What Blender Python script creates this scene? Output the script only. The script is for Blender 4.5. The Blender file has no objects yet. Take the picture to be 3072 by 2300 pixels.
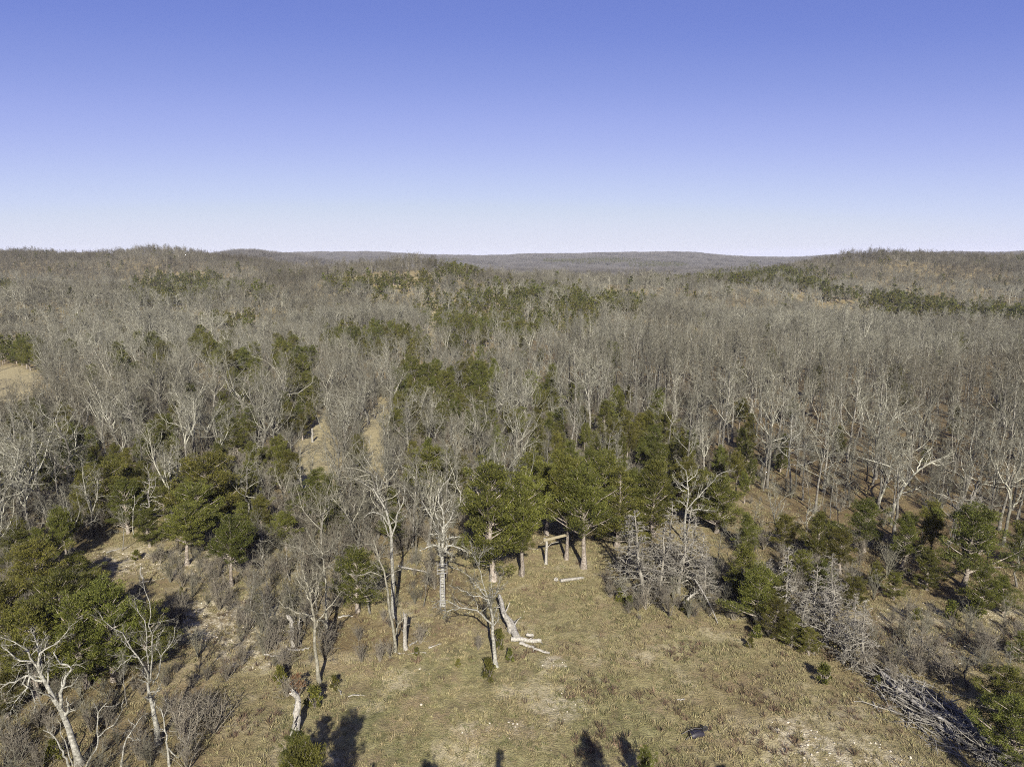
import bpy, math, numpy as np
R = math.radians
scn = bpy.context.scene
COL = scn.collection
PI = math.pi

# ------------------------------------------------------------------ camera
CAM_Z = 33.0
PITCH = R(10.24)
FPX = 2131.0                       # focal length in pixels of the 3072 x 2300 photograph
cam = bpy.data.cameras.new('camera')
cam.sensor_width = 36.0
cam.lens = FPX / 3072 * 36.0
cam.clip_start = 0.5
cam.clip_end = 40000
camo = bpy.data.objects.new('camera', cam)
COL.objects.link(camo)
camo.location = (0, 0, CAM_Z)
camo.rotation_euler = (PI / 2 - PITCH, 0, 0)
scn.camera = camo

# ------------------------------------------------------------------ sky, sun, exposure
SUN_EL = R(31)
SUN_AZ = R(175)                    # clockwise from +Y: the sun stands behind the camera, a little to its right
w = bpy.data.worlds.new('World')
scn.world = w
w.use_nodes = True
nt = w.node_tree
nt.nodes.clear()
sky = nt.nodes.new('ShaderNodeTexSky')
sky.sky_type = 'NISHITA'
sky.sun_disc = False
sky.sun_elevation = SUN_EL
sky.sun_rotation = SUN_AZ
sky.altitude = 300
sky.air_density = 0.3
sky.dust_density = 0.5
sky.ozone_density = 1.0
EXPO = 1.3
low = nt.nodes.new('ShaderNodeVectorMath'); low.operation = 'SCALE'; low.inputs[3].default_value = 0.1
tint = nt.nodes.new('ShaderNodeRGBCurve')       # the clear violet-blue winter grade of this sky
tint.mapping.extend = 'HORIZONTAL'
SKYIN = [(.076, .129, .259), (.100, .170, .336), (.146, .244, .465), (.255, .412, .71), (.44, .603, .78)]
SKYOUT = [(.168, .238, .645), (.235, .314, .730), (.366, .445, .847), (.558, .645, .896), (.716, .738, .863)]
for ch in range(3):
    cu = tint.mapping.curves[ch]
    pts = sorted([(a[ch], b[ch] / 2 ** EXPO) for a, b in zip(SKYIN, SKYOUT)])
    pts = [(0.0, pts[0][1] * .55)] + pts + [(1.0, pts[-1][1] * 1.05)]
    cu.points[0].location = pts[0]; cu.points[1].location = pts[-1]
    for p in pts[1:-1]: cu.points.new(*p)
    for p in cu.points: p.handle_type = 'AUTO_CLAMPED'
tint.mapping.update()
up = nt.nodes.new('ShaderNodeVectorMath'); up.operation = 'SCALE'; up.inputs[3].default_value = 10.0
bg = nt.nodes.new('ShaderNodeBackground')
bg.inputs[1].default_value = 0.1
wo = nt.nodes.new('ShaderNodeOutputWorld')
nt.links.new(sky.outputs[0], low.inputs[0]); nt.links.new(low.outputs[0], tint.inputs[1])
nt.links.new(tint.outputs[0], up.inputs[0]); nt.links.new(up.outputs[0], bg.inputs[0])
nt.links.new(bg.outputs[0], wo.inputs[0])
sun = bpy.data.lights.new('sun', 'SUN')
sun.energy = 5.0
sun.angle = R(0.53)
sun.color = (1.0, 0.93, 0.82)
suno = bpy.data.objects.new('sun', sun)
COL.objects.link(suno)
suno.rotation_euler = (PI / 2 - SUN_EL, 0, PI - SUN_AZ)
scn.view_settings.view_transform = 'Standard'
scn.view_settings.look = 'None'
scn.view_settings.exposure = EXPO
scn.view_settings.gamma = 1.0
scn.cycles.max_bounces = 4
scn.cycles.diffuse_bounces = 3
scn.cycles.glossy_bounces = 1
scn.cycles.transmission_bounces = 2
scn.cycles.volume_bounces = 0
scn.cycles.transparent_max_bounces = 4
scn.cycles.sample_clamp_indirect = 2.0
scn.cycles.filter_width = 1.0
scn.cycles.use_denoising = False
scn.cycles.use_adaptive_sampling = False

# ------------------------------------------------------------------ terrain and camera geometry
CP, SP = math.cos(PITCH), math.sin(PITCH)

def sstep(a, b, x):
    t = np.clip((x - a) / (b - a), 0, 1)
    return t * t * (3 - 2 * t)

HILLS = [(-362, 810, 160, 140, 25), (-600, 880, 210, 200, 23), (-480, 1360, 170, 200, 30), (-900, 1450, 330, 260, 27),
         (362, 745, 150, 130, 16), (600, 800, 250, 190, 22), (1000, 1200, 420, 350, 24),
         (-120, 540, 115, 85, 18), (80, 560, 130, 95, 12), (200, 330, 190, 110, -7), (290, 450, 160, 90, -8),
         (-150, 260, 110, 110, -4), (40, 980, 330, 260, -14), (-310, 560, 130, 90, -9), (-250, 400, 90, 60, 5), (420, 330, 130, 70, 4), (0, 1900, 1500, 500, -14)]

def H(x, y):
    x = np.asarray(x, float); y = np.asarray(y, float)
    r = np.hypot(x, y)
    az = np.arctan2(x, y)
    z = 0.28 * np.sin(x * .13 + 1) * np.sin(y * .11 + 2) + 0.22 * np.sin(x * .31 + y * .17) + 0.07 * np.sin(x * .9 + 2) * np.sin(y * .8)
    z = z + sstep(90, 220, r) * ((1.6 + 1.6 * sstep(200, 350, r)) * np.sin(x * .021 + .4) * np.cos(y * .017) + (1.1 + .9 * sstep(200, 350, r)) * np.sin(x * .043 + y * .031))
    for cx, cy, sx, sy, a in HILLS:
        z = z + a * np.exp(-((x - cx) / sx) ** 2 - ((y - cy) / sy) ** 2)
    ridge = 26 + 8 * np.sin(az * 15 + 5.276) + 2.5 * np.sin(az * 29 + 1) + 1.2 * np.sin(az * 61) - 9 * np.exp(-((az - .33) / .07) ** 2)
    z = z + sstep(2000, 3300, r) * ridge * (1 - sstep(4200, 8000, r))
    return z

def proj(x, y, z):
    """pixel of the 3072 x 2300 photograph where a world point falls"""
    x = np.asarray(x, float); y = np.asarray(y, float); dz = np.asarray(z, float) - CAM_Z
    d = y * CP - dz * SP
    u = y * SP + dz * CP
    return 1536 + FPX * x / d, 1150 - FPX * u / d

def ray(px, py):
    a = (px - 1536) / FPX; b = -(py - 1150) / FPX
    return np.array([a, CP + b * SP, -SP + b * CP])

def G(px, py):
    d = ray(px, py)
    t = 20.0
    p = np.array([0, 0, CAM_Z]) + d * t
    for _ in range(4000):
        if p[2] <= float(H(p[0], p[1])): break
        t += max(0.05, (p[2] - float(H(p[0], p[1]))) * .5)
        p = np.array([0, 0, CAM_Z]) + d * t
    p[2] = float(H(p[0], p[1]))
    return p

def PY(px, py, Y):
    """the point of the pixel's ray that lies Y metres ahead"""
    d = ray(px, py)
    return np.array([0, 0, CAM_Z]) + d * (Y / d[1])

def height_at(base, top_py):
    px, _ = proj(*base)
    return PY(float(px), top_py, base[1])[2] - base[2]

# ------------------------------------------------------------------ material helpers
def mat(name):
    m = bpy.data.materials.new(name)
    m.use_nodes = True
    t = m.node_tree
    b = t.nodes['Principled BSDF']
    b.inputs['Roughness'].default_value = .9
    b.inputs['Specular IOR Level'].default_value = .2
    return m, t, b

def node(t, ty, **kw):
    n = t.nodes.new(ty)
    for k, v in kw.items(): setattr(n, k, v)
    return n

def noise(t, scale, detail=4, rough=.55, vec=None):
    n = node(t, 'ShaderNodeTexNoise')
    n.inputs['Scale'].default_value = scale
    n.inputs['Detail'].default_value = detail
    n.inputs['Roughness'].default_value = rough
    if vec is not None: t.links.new(vec, n.inputs['Vector'])
    return n.outputs['Fac']

def ramp(t, fac, stops):
    n = node(t, 'ShaderNodeValToRGB')
    e = n.color_ramp.elements
    while len(e) < len(stops): e.new(.5)
    for k, (p, c) in enumerate(stops):
        e[k].position = p
        e[k].color = (*c, 1) if len(c) == 3 else c
    t.links.new(fac, n.inputs[0])
    return n.outputs[0]

def mixc(t, fac, a, b, mode='MIX'):
    n = node(t, 'ShaderNodeMix', data_type='RGBA', blend_type=mode)
    for s, v in ((0, fac), (6, a), (7, b)):
        if isinstance(v, (int, float)): n.inputs[s].default_value = v
        elif isinstance(v, tuple): n.inputs[s].default_value = (*v, 1)
        else: t.links.new(v, n.inputs[s])
    return n.outputs[2]

def objrand(t): return node(t, 'ShaderNodeObjectInfo').outputs['Random']

def bark(name, dark, mid, light, scale=3.0, var=.35, stands=False):
    m, t, b = mat(name)
    tc = node(t, 'ShaderNodeTexCoord').outputs['Object']
    f = noise(t, scale, 5, .65, tc)
    KA = .60
    dark, mid, light = [tuple(q * KA for q in u) for u in (dark, mid, light)]
    c = ramp(t, f, [(.33, dark), (.5, mid), (.66, light)])
    if stands:                                        # neighbouring stands differ in species and so in tone
        loc = node(t, 'ShaderNodeObjectInfo').outputs['Location']
        st = noise(t, .011, 3, .6, loc)
        c = mixc(t, 1.0, c, ramp(t, st, [(.36, (.72, .685, .655)), (.5, (1.06, 1.06, 1.08)), (.64, (1.34, 1.35, 1.38))]), 'MULTIPLY')
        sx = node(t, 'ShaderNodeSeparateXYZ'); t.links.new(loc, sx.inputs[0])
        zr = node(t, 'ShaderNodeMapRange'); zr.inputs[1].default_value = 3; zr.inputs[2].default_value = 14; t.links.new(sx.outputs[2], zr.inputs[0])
        c = mixc(t, zr.outputs[0], c, mixc(t, 1.0, c, (.68, .645, .615), 'MULTIPLY'))      # darker, browner tone as the ground rises
    v = node(t, 'ShaderNodeMapRange')
    t.links.new(objrand(t), v.inputs[0])
    v.inputs[3].default_value = 1 - var; v.inputs[4].default_value = 1 + var * .6
    hs = node(t, 'ShaderNodeHueSaturation')
    t.links.new(v.outputs[0], hs.inputs['Value'])
    t.links.new(c, hs.inputs['Color'])
    t.links.new(hs.outputs[0], b.inputs['Base Color'])
    return m

M = {}
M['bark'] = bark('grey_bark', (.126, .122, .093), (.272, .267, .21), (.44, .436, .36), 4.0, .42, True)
M['trunk'] = bark('trunk_bark', (.085, .078, .064), (.175, .166, .14), (.31, .30, .262), 3.0, .5)
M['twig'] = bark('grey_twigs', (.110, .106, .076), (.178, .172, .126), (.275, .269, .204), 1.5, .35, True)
M['fartwig'] = bark('far_twigs', (.11, .104, .098), (.15, .143, .135), (.20, .19, .18), .05, .2)
M['pale'] = bark('pale_oak_bark', (.11, .105, .085), (.29, .285, .245), (.50, .495, .435), 6.0, .15)
M['brush'] = bark('brown_twigs', (.13, .11, .088), (.21, .19, .147), (.31, .287, .23), 1.5)
M['deadwood'] = bark('weathered_wood', (.15, .142, .12), (.34, .325, .285), (.50, .48, .435), 7.0, .12)
M['deadcedar'] = bark('dead_cedar_wood', (.115, .105, .085), (.25, .236, .198), (.41, .394, .34), 2.0, .2)
M['pilewood'] = bark('pile_wood', (.14, .13, .108), (.33, .312, .265), (.54, .52, .46), 2.5, .3)
M['cedarbark'] = bark('cedar_bark', (.12, .095, .075), (.27, .235, .195), (.46, .42, .37), 6.0, .25)

def foliage(name, c1, c2, c3):
    c1, c2, c3 = [tuple(q * .82 for q in u) for u in (c1, c2, c3)]
    m, t, b = mat(name)
    gi = node(t, 'ShaderNodeNewGeometry').outputs['Random Per Island']
    tc = node(t, 'ShaderNodeTexCoord').outputs['Object']
    f = noise(t, .9, 2, .5, tc)
    c = ramp(t, f, [(.36, c1), (.62, c2)])
    c = mixc(t, ramp(t, gi, [(.55, (0, 0, 0)), (1, (.75, .75, .75))]), c, c3)
    r = objrand(t)
    hs = node(t, 'ShaderNodeHueSaturation')
    mr = node(t, 'ShaderNodeMapRange'); t.links.new(r, mr.inputs[0]); mr.inputs[3].default_value = .475; mr.inputs[4].default_value = .515
    t.links.new(mr.outputs[0], hs.inputs['Hue'])
    mv = node(t, 'ShaderNodeMath', operation='MULTIPLY_ADD'); mv.inputs[1].default_value = .5; mv.inputs[2].default_value = .75
    r2 = node(t, 'ShaderNodeMath', operation='FRACT'); r3 = node(t, 'ShaderNodeMath', operation='MULTIPLY'); r3.inputs[1].default_value = 7.31
    t.links.new(r, r3.inputs[0]); t.links.new(r3.outputs[0], r2.inputs[0]); t.links.new(r2.outputs[0], mv.inputs[0])
    t.links.new(mv.outputs[0], hs.inputs['Value'])
    t.links.new(c, hs.inputs['Color'])
    t.links.new(hs.outputs[0], b.inputs['Base Color'])
    b.inputs['Roughness'].default_value = .75
    tr = node(t, 'ShaderNodeBsdfTranslucent')
    t.links.new(hs.outputs[0], tr.inputs[0])
    mx = node(t, 'ShaderNodeMixShader'); mx.inputs[0].default_value = .25
    t.links.new(b.outputs[0], mx.inputs[1]); t.links.new(tr.outputs[0], mx.inputs[2])
    t.links.new(mx.outputs[0], t.nodes['Material Output'].inputs[0])
    return m

M['cedar'] = foliage('cedar_foliage', (.044, .050, .011), (.098, .106, .018), (.172, .168, .037))
M['oakleaf'] = foliage('dry_oak_leaves', (.09, .055, .03), (.15, .09, .045), (.20, .13, .07))
M['grass'] = foliage('dry_grass', (.20, .177, .088), (.28, .249, .130), (.38, .342, .19))
M['weed'] = foliage('dead_weeds', (.09, .062, .04), (.15, .11, .07), (.22, .17, .11))
M['greengrass'] = foliage('green_grass', (.10, .105, .042), (.145, .147, .065), (.23, .22, .115))

def plain(name, c, rough=.6, metal=0.0, sc=8.0, dv=.25):
    m, t, b = mat(name)
    tc = node(t, 'ShaderNodeTexCoord').outputs['Object']
    f = noise(t, sc, 4, .6, tc)
    c = tuple(v * .82 for v in c)
    a = tuple(v * (1 - dv) for v in c); d = tuple(min(1, v * (1 + dv)) for v in c)
    t.links.new(ramp(t, f, [(.35, a), (.65, d)]), b.inputs['Base Color'])
    b.inputs['Roughness'].default_value = rough
    b.inputs['Metallic'].default_value = metal
    b.inputs['Specular IOR Level'].default_value = .5
    return m
M['metal'] = plain('worn_grey_paint', (.23, .23, .23), .5)
M['cushion'] = plain('black_cushion', (.03, .03, .032), .8)
M['mesh'] = plain('dark_mesh_skirt', (.10, .10, .095), .8)
M['lumber'] = plain('sawn_lumber', (.215, .19, .125), .8, 0, 6, .12)
M['black'] = plain('black_plastic', (.018, .016, .022), .38, 0, 4, .2)
M['rubber'] = plain('black_rubber', (.015, .015, .015), .8)
M['stone'] = plain('pale_limestone', (.42, .385, .31), .9, 0, 3, .3)

# ------------------------------------------------------------------ mesh helpers
def mk_mesh(name, parts):
    """parts: list of (V (n,3), F (m,3 or 4), material) -> one mesh"""
    mats, vs, loops, starts, mi, sm = [], [], [], [], [], []
    off = 0; lo = 0
    for V, F, m, *s in parts:
        if len(F) == 0: continue
        if m not in mats: mats.append(m)
        vs.append(V); F = np.asarray(F)
        k = F.shape[1]
        loops.append((F + off).ravel())
        starts.append(lo + np.arange(len(F)) * k)
        mi.append(np.full(len(F), mats.index(m)))
        sm.append(np.full(len(F), bool(s[0]) if s else True))
        off += len(V); lo += F.size
    me = bpy.data.meshes.new(name)
    V = np.concatenate(vs); L = np.concatenate(loops).astype(np.int32); S = np.concatenate(starts).astype(np.int32)
    me.vertices.add(len(V)); me.vertices.foreach_set('co', V.astype(np.float32).ravel())
    me.loops.add(len(L)); me.loops.foreach_set('vertex_index', L)
    me.polygons.add(len(S)); me.polygons.foreach_set('loop_start', S)
    for m in mats: me.materials.append(m)
    me.polygons.foreach_set('material_index', np.concatenate(mi).astype(np.int32))
    me.polygons.foreach_set('use_smooth', np.concatenate(sm))
    me.update(calc_edges=True)
    return me

def nrm(a): return a / np.maximum(np.linalg.norm(a, axis=-1, keepdims=True), 1e-9)

def sweep(P, Rr, sides):
    """P (N,k,3), Rr (N,k) -> tubes"""
    N, k, _ = P.shape
    if N == 0: return np.zeros((0, 3)), np.zeros((0, 4), int)
    T = nrm(np.gradient(P, axis=1))
    mean = nrm(P[:, -1] - P[:, 0])
    ref = np.where(np.abs(mean[:, 2:3]) > .7, np.array([[1., .13, 0]]), np.array([[.1, .05, 1.]]))
    U = nrm(np.cross(T, ref[:, None, :])); W = np.cross(T, U)
    a = np.arange(sides) * 2 * PI / sides
    ring = np.cos(a)[None, None, :, None] * U[:, :, None, :] + np.sin(a)[None, None, :, None] * W[:, :, None, :]
    V = (P[:, :, None, :] + ring * Rr[:, :, None, None]).reshape(-1, 3)
    n = np.arange(N)[:, None, None] * k * sides; j = np.arange(k - 1)[None, :, None] * sides; s = np.arange(sides)[None, None, :]
    s2 = (s + 1) % sides
    F = np.stack([n + j + s, n + j + s2, n + j + sides + s2, n + j + sides + s], -1).reshape(-1, 4)
    return V, F

def grow(P, Rr, n, t0, t1, ang, length, k, wig, trop, rng, rr=.6, tip=.25, fall=.45, rmin=.004, lenabs=None, angj=14):
    """n children on every parent polyline"""
    N, kp, _ = P.shape
    t = t0 + (t1 - t0) * (np.arange(n)[None, :] + rng.random((N, n))) / n
    f = t * (kp - 1); i = np.clip(f.astype(int), 0, kp - 2); u = (f - i)[..., None]
    ar = np.arange(N)[:, None]
    p0 = P[ar, i] * (1 - u) + P[ar, i + 1] * u
    r0 = Rr[ar, i] * (1 - u[..., 0]) + Rr[ar, i + 1] * u[..., 0]
    T = nrm(P[ar, i + 1] - P[ar, i])
    ref = np.where(np.abs(T[..., 2:3]) > .8, np.array([1., 0, 0]), np.array([0, 0, 1.]))
    U = nrm(np.cross(T, ref)); W = np.cross(T, U)
    az = (np.arange(n)[None, :] * 2.4 + rng.random((N, 1)) * 6.28 + rng.normal(0, .5, (N, n)))[..., None]
    a = np.radians(ang + rng.normal(0, angj, (N, n)))[..., None]
    D = np.cos(a) * T + np.sin(a) * (np.cos(az) * U + np.sin(az) * W)
    plen = np.linalg.norm(np.diff(P, axis=1), axis=2).sum(1)[:, None]
    L = (lenabs if lenabs is not None else plen * length) * (1 - fall * (t - t0) / max(1e-6, (1 - t0))) * rng.uniform(.55, 1.2, (N, n))
    D = D.reshape(-1, 3); p = p0.reshape(-1, 3); L = L.reshape(-1, 1); r0 = r0.reshape(-1)
    out = [p]
    for s in range(k - 1):
        D = nrm(D + rng.normal(0, wig, D.shape) + np.array([0, 0, trop]))
        p = p + D * L / (k - 1)
        out.append(p)
    Q = np.stack(out, 1)
    rb = np.maximum(r0 * rr, rmin)
    RR = rb[:, None] * (1 - (1 - tip) * np.linspace(0, 1, k)[None, :])
    return Q, np.maximum(RR, rmin * .6)

def wob_line(p0, p1, k, amp, rng):
    t = np.linspace(0, 1, k)[:, None]
    P = p0 * (1 - t) + p1 * t
    wv = np.cumsum(rng.normal(0, amp, (k, 3)), 0); wv -= wv[0]
    wv -= t * wv[-1] * .6
    return P + wv * np.array([1, 1, .3])

# ------------------------------------------------------------------ kinds of tree (each built once, then copied)
def twigs(limbs, rng, n2, n3, n4, wig=.2, trop=.05, l2=.45, l3=.45, l4=.5, rmin=.007):
    """limbs: list of (P, R) arrays -> branch tubes with two or three further generations"""
    parts = []
    for P, Rr in limbs: parts.append(sweep(P, Rr, 6))
    A = [grow(P, Rr, n2, .2, 1., 45, l2, 6, wig, trop, rng, .55, .3, .5, rmin * 1.8) for P, Rr in limbs]
    P2 = np.concatenate([a[0] for a in A]); R2 = np.concatenate([a[1] for a in A])
    parts.append(sweep(P2, R2, 4))
    tw = []
    if n3:
        P3, R3 = grow(P2, R2, n3, .15, 1., 42, l3, 4, wig, trop, rng, .6, .4, .4, rmin * 1.2)
        tw.append(sweep(P3, R3, 3))
        if n4:
            P4, R4 = grow(P3, R3, n4, .15, 1., 38, l4, 3, wig * .8, trop, rng, .7, .5, .3, rmin)
            tw.append(sweep(P4, R4, 3))
    return parts, tw

def pack(parts, m): return [(V, F, m) for V, F in parts]

def flare(Rr, k=1.5):
    Rr = Rr.copy(); Rr[0] *= k; 
    if len(Rr) > 4: Rr[1] *= 1 + (k - 1) * .15
    return Rr

def bare_form(form, seed, lod=0):
    """(trunk parts, crown parts) of a leafless tree about 10 m tall"""
    rng = np.random.default_rng(seed)
    z = np.array([0., 0, 0])
    lean = rng.normal(0, .35, 2)
    if form == 'spreading':
        Ht, tr = 4.2, .15
        T = wob_line(z, np.array([lean[0], lean[1], Ht]), 9, .05, rng); TR = flare(np.linspace(tr, tr * .72, 9))
        L = grow(T[None], TR[None], 8, .55, 1., 42, 1., 8, .22, .13, rng, .5, .22, .15, .02, 5.6)
    elif form == 'narrow':
        Ht, tr = 9.0, .12
        T = wob_line(z, np.array([lean[0], lean[1], Ht]), 10, .06, rng); TR = flare(np.linspace(tr, tr * .2, 10))
        L = grow(T[None], TR[None], 15, .42, 1., 40, 1., 7, .17, .16, rng, .42, .22, .6, .014, 3.4)
    elif form == 'forked':
        Ht, tr = 3.2, .15
        T = wob_line(z, np.array([lean[0] * .5, lean[1] * .5, Ht]), 8, .04, rng); TR = flare(np.linspace(tr, tr * .85, 8))
        L = grow(T[None], TR[None], 3, .93, 1., 24, 1., 9, .12, .08, rng, .72, .2, .1, .03, 6.6, 6)
        L2 = grow(L[0], L[1], 5, .25, .95, 46, .45, 7, .2, .14, rng, .5, .25, .5, .016)
        L = (np.concatenate([resample(L[0], 8), resample(L2[0], 8)]), np.concatenate([resample(L[1][..., None], 8)[..., 0], resample(L2[1][..., None], 8)[..., 0]]))
    elif form == 'crooked':
        Ht, tr = 5.6, .13
        T = wob_line(z, np.array([lean[0] * 3, lean[1] * 3, Ht]), 10, .16, rng); TR = flare(np.linspace(tr, tr * .5, 10))
        L = grow(T[None], TR[None], 9, .4, 1., 52, 1., 9, .34, .12, rng, .48, .2, .3, .018, 4.4)
    else:                                                     # slender
        Ht, tr = 8.2, .075
        T = wob_line(z, np.array([lean[0] * 1.6, lean[1] * 1.6, Ht]), 10, .07, rng); TR = flare(np.linspace(tr, tr * .25, 10), 1.3)
        L = grow(T[None], TR[None], 11, .35, 1., 36, 1., 6, .18, .14, rng, .5, .25, .5, .012, 2.6)
    limbs = [(L[0], L[1])]
    n = len(L[0])
    if lod == 0:
        br, tw = twigs(limbs, rng, 6, 6, 5, .2, .06, .42, .5, .55, .0075)
    else:
        br, tw = twigs(limbs, rng, 6, 8, 0, .22, .06, .45, .6, 0, .016)
    if lod == 0:
        k = 36
        keep = max(1, int(k))
    trunk = [sweep(T[None], TR[None], 8 if lod == 0 else 5)]
    return pack(trunk, M['trunk' if lod == 0 else 'bark']), pack(br, M['bark']) + pack(tw, M['twig'])

def resample(P, k):
    kp = P.shape[1]
    f = np.linspace(0, kp - 1.0001, k); i = f.astype(int); u = (f - i)[None, :, None]
    return P[:, i] * (1 - u) + P[:, i + 1] * u

def leaf_quads(C, D, ln, wd, rng):
    """one small kite-shaped face per row: centre C, direction D"""
    n = len(C)
    D = nrm(D); S = nrm(np.cross(D, nrm(rng.normal(0, 1, (n, 3)))))
    ln = ln[:, None]; wd = wd[:, None]
    V = np.stack([C - D * ln * .5, C + S * wd * .5, C + D * ln * .5, C - S * wd * .5], 1).reshape(-1, 3)
    F = np.arange(n * 4).reshape(n, 4)
    return V, F

def cedar_form(form, seed, lod=0):
    """(trunk parts, foliage parts) of a red cedar 8 m tall"""
    rng = np.random.default_rng(seed)
    Hh = 8.0
    low, wide, pw = {'cone': (.06, 1.75, .75), 'oval': (.12, 2.0, .45), 'high': (.34, 2.1, .45), 'broad': (.04, 2.5, .55)}[form]
    T = wob_line(np.zeros(3), np.array([rng.normal(0, .25), rng.normal(0, .25), Hh * .96]), 10, .05, rng)
    TR = flare(np.linspace(.17, .02, 10), 1.5)
    nb = 105 if lod == 0 else 34
    zt = low + (1 - low) * np.sort(rng.random(nb) ** .85) * .97
    prof = np.clip(((1 - zt) / (1 - low)), .02, 1) ** pw * np.clip((zt - low) / .12 + .55, 0, 1)
    az = np.arange(nb) * 2.4 + rng.normal(0, .4, nb)
    lob = 1 + .30 * np.sin(az * 2 + seed) + .26 * np.sin(az * 3 + zt * 9) + .18 * np.sin(zt * 23 + az)
    ln = wide * prof * lob * rng.uniform(.62, 1.15, nb) + .18
    f = zt * 9.0; i = np.clip(f.astype(int), 0, 8); u = (f - i)[:, None]
    p0 = T[i] * (1 - u) + T[i + 1] * u
    el = np.radians(rng.uniform(8, 48, nb) + 28 * zt)
    D = np.stack([np.cos(az) * np.cos(el), np.sin(az) * np.cos(el), np.sin(el)], 1)
    t = np.linspace(0, 1, 5)[None, :, None]
    P = p0[:, None] + D[:, None] * ln[:, None, None] * t + np.array([0, 0, 1.]) * (t ** 2) * ln[:, None, None] * .18
    RR = np.maximum((.035 * ln[:, None]) * (1 - .8 * t[..., 0]), .008)
    br = [sweep(P, RR, 4)]
    # foliage: leaf sprays in clumps that sit along the outer part of each branch
    C, Dd = [], []
    for b in range(nb):
        nc = max(2, int(ln[b] * (2.6 if lod == 0 else 1.6)))
        for c in range(nc):
            s = rng.uniform(.35, 1.02) if c else 1.0
            cc = P[b, 0] + (P[b, -1] - P[b, 0]) * s + rng.normal(0, .16, 3)
            rad = rng.uniform(.18, .42) * (.75 + .25 * ln[b] / wide)
            m = int((112 if lod == 0 else 34) * (rad / .35) ** 2)
            v = nrm(rng.normal(0, 1, (m, 3))) * (rng.random((m, 1)) ** .45) * rad * np.array([1.1, 1.1, .85])
            C.append(cc + v)
            Dd.append(nrm(v + D[b] * .35 + np.array([0, 0, .35]) + rng.normal(0, .25, (m, 3))))
    C = np.concatenate(C); Dd = np.concatenate(Dd)
    sc = 1.0 if lod == 0 else 3.2
    V, F = leaf_quads(C, Dd, rng.uniform(.08, .22, len(C)) * sc, rng.uniform(.025, .062, len(C)) * sc, rng)
    trunk = [sweep(T[None], TR[None], 8 if lod == 0 else 5)]
    return pack(trunk, M['cedarbark']), pack(br, M['cedarbark']) + [(V, F, M['cedar'])]

def dead_cedar_form(seed):
    rng = np.random.default_rng(seed)
    T = wob_line(np.zeros(3), np.array([rng.normal(0, .3), rng.normal(0, .3), 6.]), 10, .04, rng)
    TR = flare(np.linspace(.12, .02, 10), 1.3)
    L = grow(T[None], TR[None], 64, .08, 1., 74, 1., 6, .16, -.02, rng, .4, .3, .85, .02, 1.9)
    br, tw = twigs([L], rng, 6, 4, 0, .26, -.06, .45, .5, 0, .0105)
    return pack([sweep(T[None], TR[None], 7)], M['deadcedar']), pack(br, M['deadcedar']) + pack(tw, M['deadcedar'])

def shrub_form(seed, n=16, h=2.2, spread=26, m='brush'):
    rng = np.random.default_rng(seed)
    az = rng.random(n) * 6.28; el = np.radians(90 - np.abs(rng.normal(0, spread, n)))
    D = np.stack([np.cos(az) * np.cos(el), np.sin(az) * np.cos(el), np.sin(el)], 1)
    p = D * np.array([.15, .15, 0]); out = [p]
    L = h * rng.uniform(.6, 1.1, n)[:, None]
    for s in range(5):
        D = nrm(D + rng.normal(0, .12, D.shape) + np.array([0, 0, .04])); p = p + D * L / 5; out.append(p)
    P = np.stack(out, 1); RR = np.full((n, 1), .027) * np.linspace(1, .3, 6)[None]
    br, tw = twigs([(P, RR)], rng, 6, 5, 0, .18, .05, .45, .5, 0, .0065)
    return pack(br, M[m]) + pack(tw, M[m])

def bush_form(seed, h=1.4, wd=.6, m='cedar', dens=900):
    """a small cedar shrub: short stem and clumped sprays"""
    rng = np.random.default_rng(seed)
    nc = 16
    C, D = [], []
    for c in range(nc):
        zz = rng.random() ** .8
        a = rng.random() * 6.28; r = wd * (1 - zz * .8) * rng.uniform(.4, 1)
        cc = np.array([math.cos(a) * r, math.sin(a) * r, h * (.12 + .82 * zz)])
        k = dens // nc
        v = nrm(rng.normal(0, 1, (k, 3))) * rng.random((k, 1)) ** .5 * rng.uniform(.16, .3)
        C.append(cc + v); D.append(v + np.array([0, 0, .22]) + rng.normal(0, .06, (k, 3)))
    C = np.concatenate(C); D = np.concatenate(D)
    V, F = leaf_quads(C, D, rng.uniform(.1, .24, len(C)), rng.uniform(.04, .09, len(C)), rng)
    st = np.zeros((9, 4, 3)); a = np.arange(9) * .7
    for k in range(4):
        st[:, k] = np.stack([np.cos(a) * wd * .2 * k, np.sin(a) * wd * .2 * k, np.full(9, h * .2 * k)], 1)
    return [(*sweep(st, np.full((9, 4), .018), 3), M['cedarbark'])], [(V, F, M[m])]

# ------------------------------------------------------------------ objects
def link(name, me, parent=None):
    o = bpy.data.objects.new(name, me); COL.objects.link(o)
    if parent: o.parent = parent
    return o

def tag(o, label=None, cat=None, group=None, kind=None):
    if label: o['label'] = label
    if cat: o['category'] = cat
    if group: o['group'] = group
    if kind: o['kind'] = kind
    return o

def root(name, loc, label, cat, group=None, rz=0., scale=(1, 1, 1), lean=(0, 0)):
    o = bpy.data.objects.new(name, None); COL.objects.link(o)
    o.empty_display_size = .3
    o.location = loc; o.rotation_euler = (lean[0], lean[1], rz); o.scale = scale
    return tag(o, label, cat, group)

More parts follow.
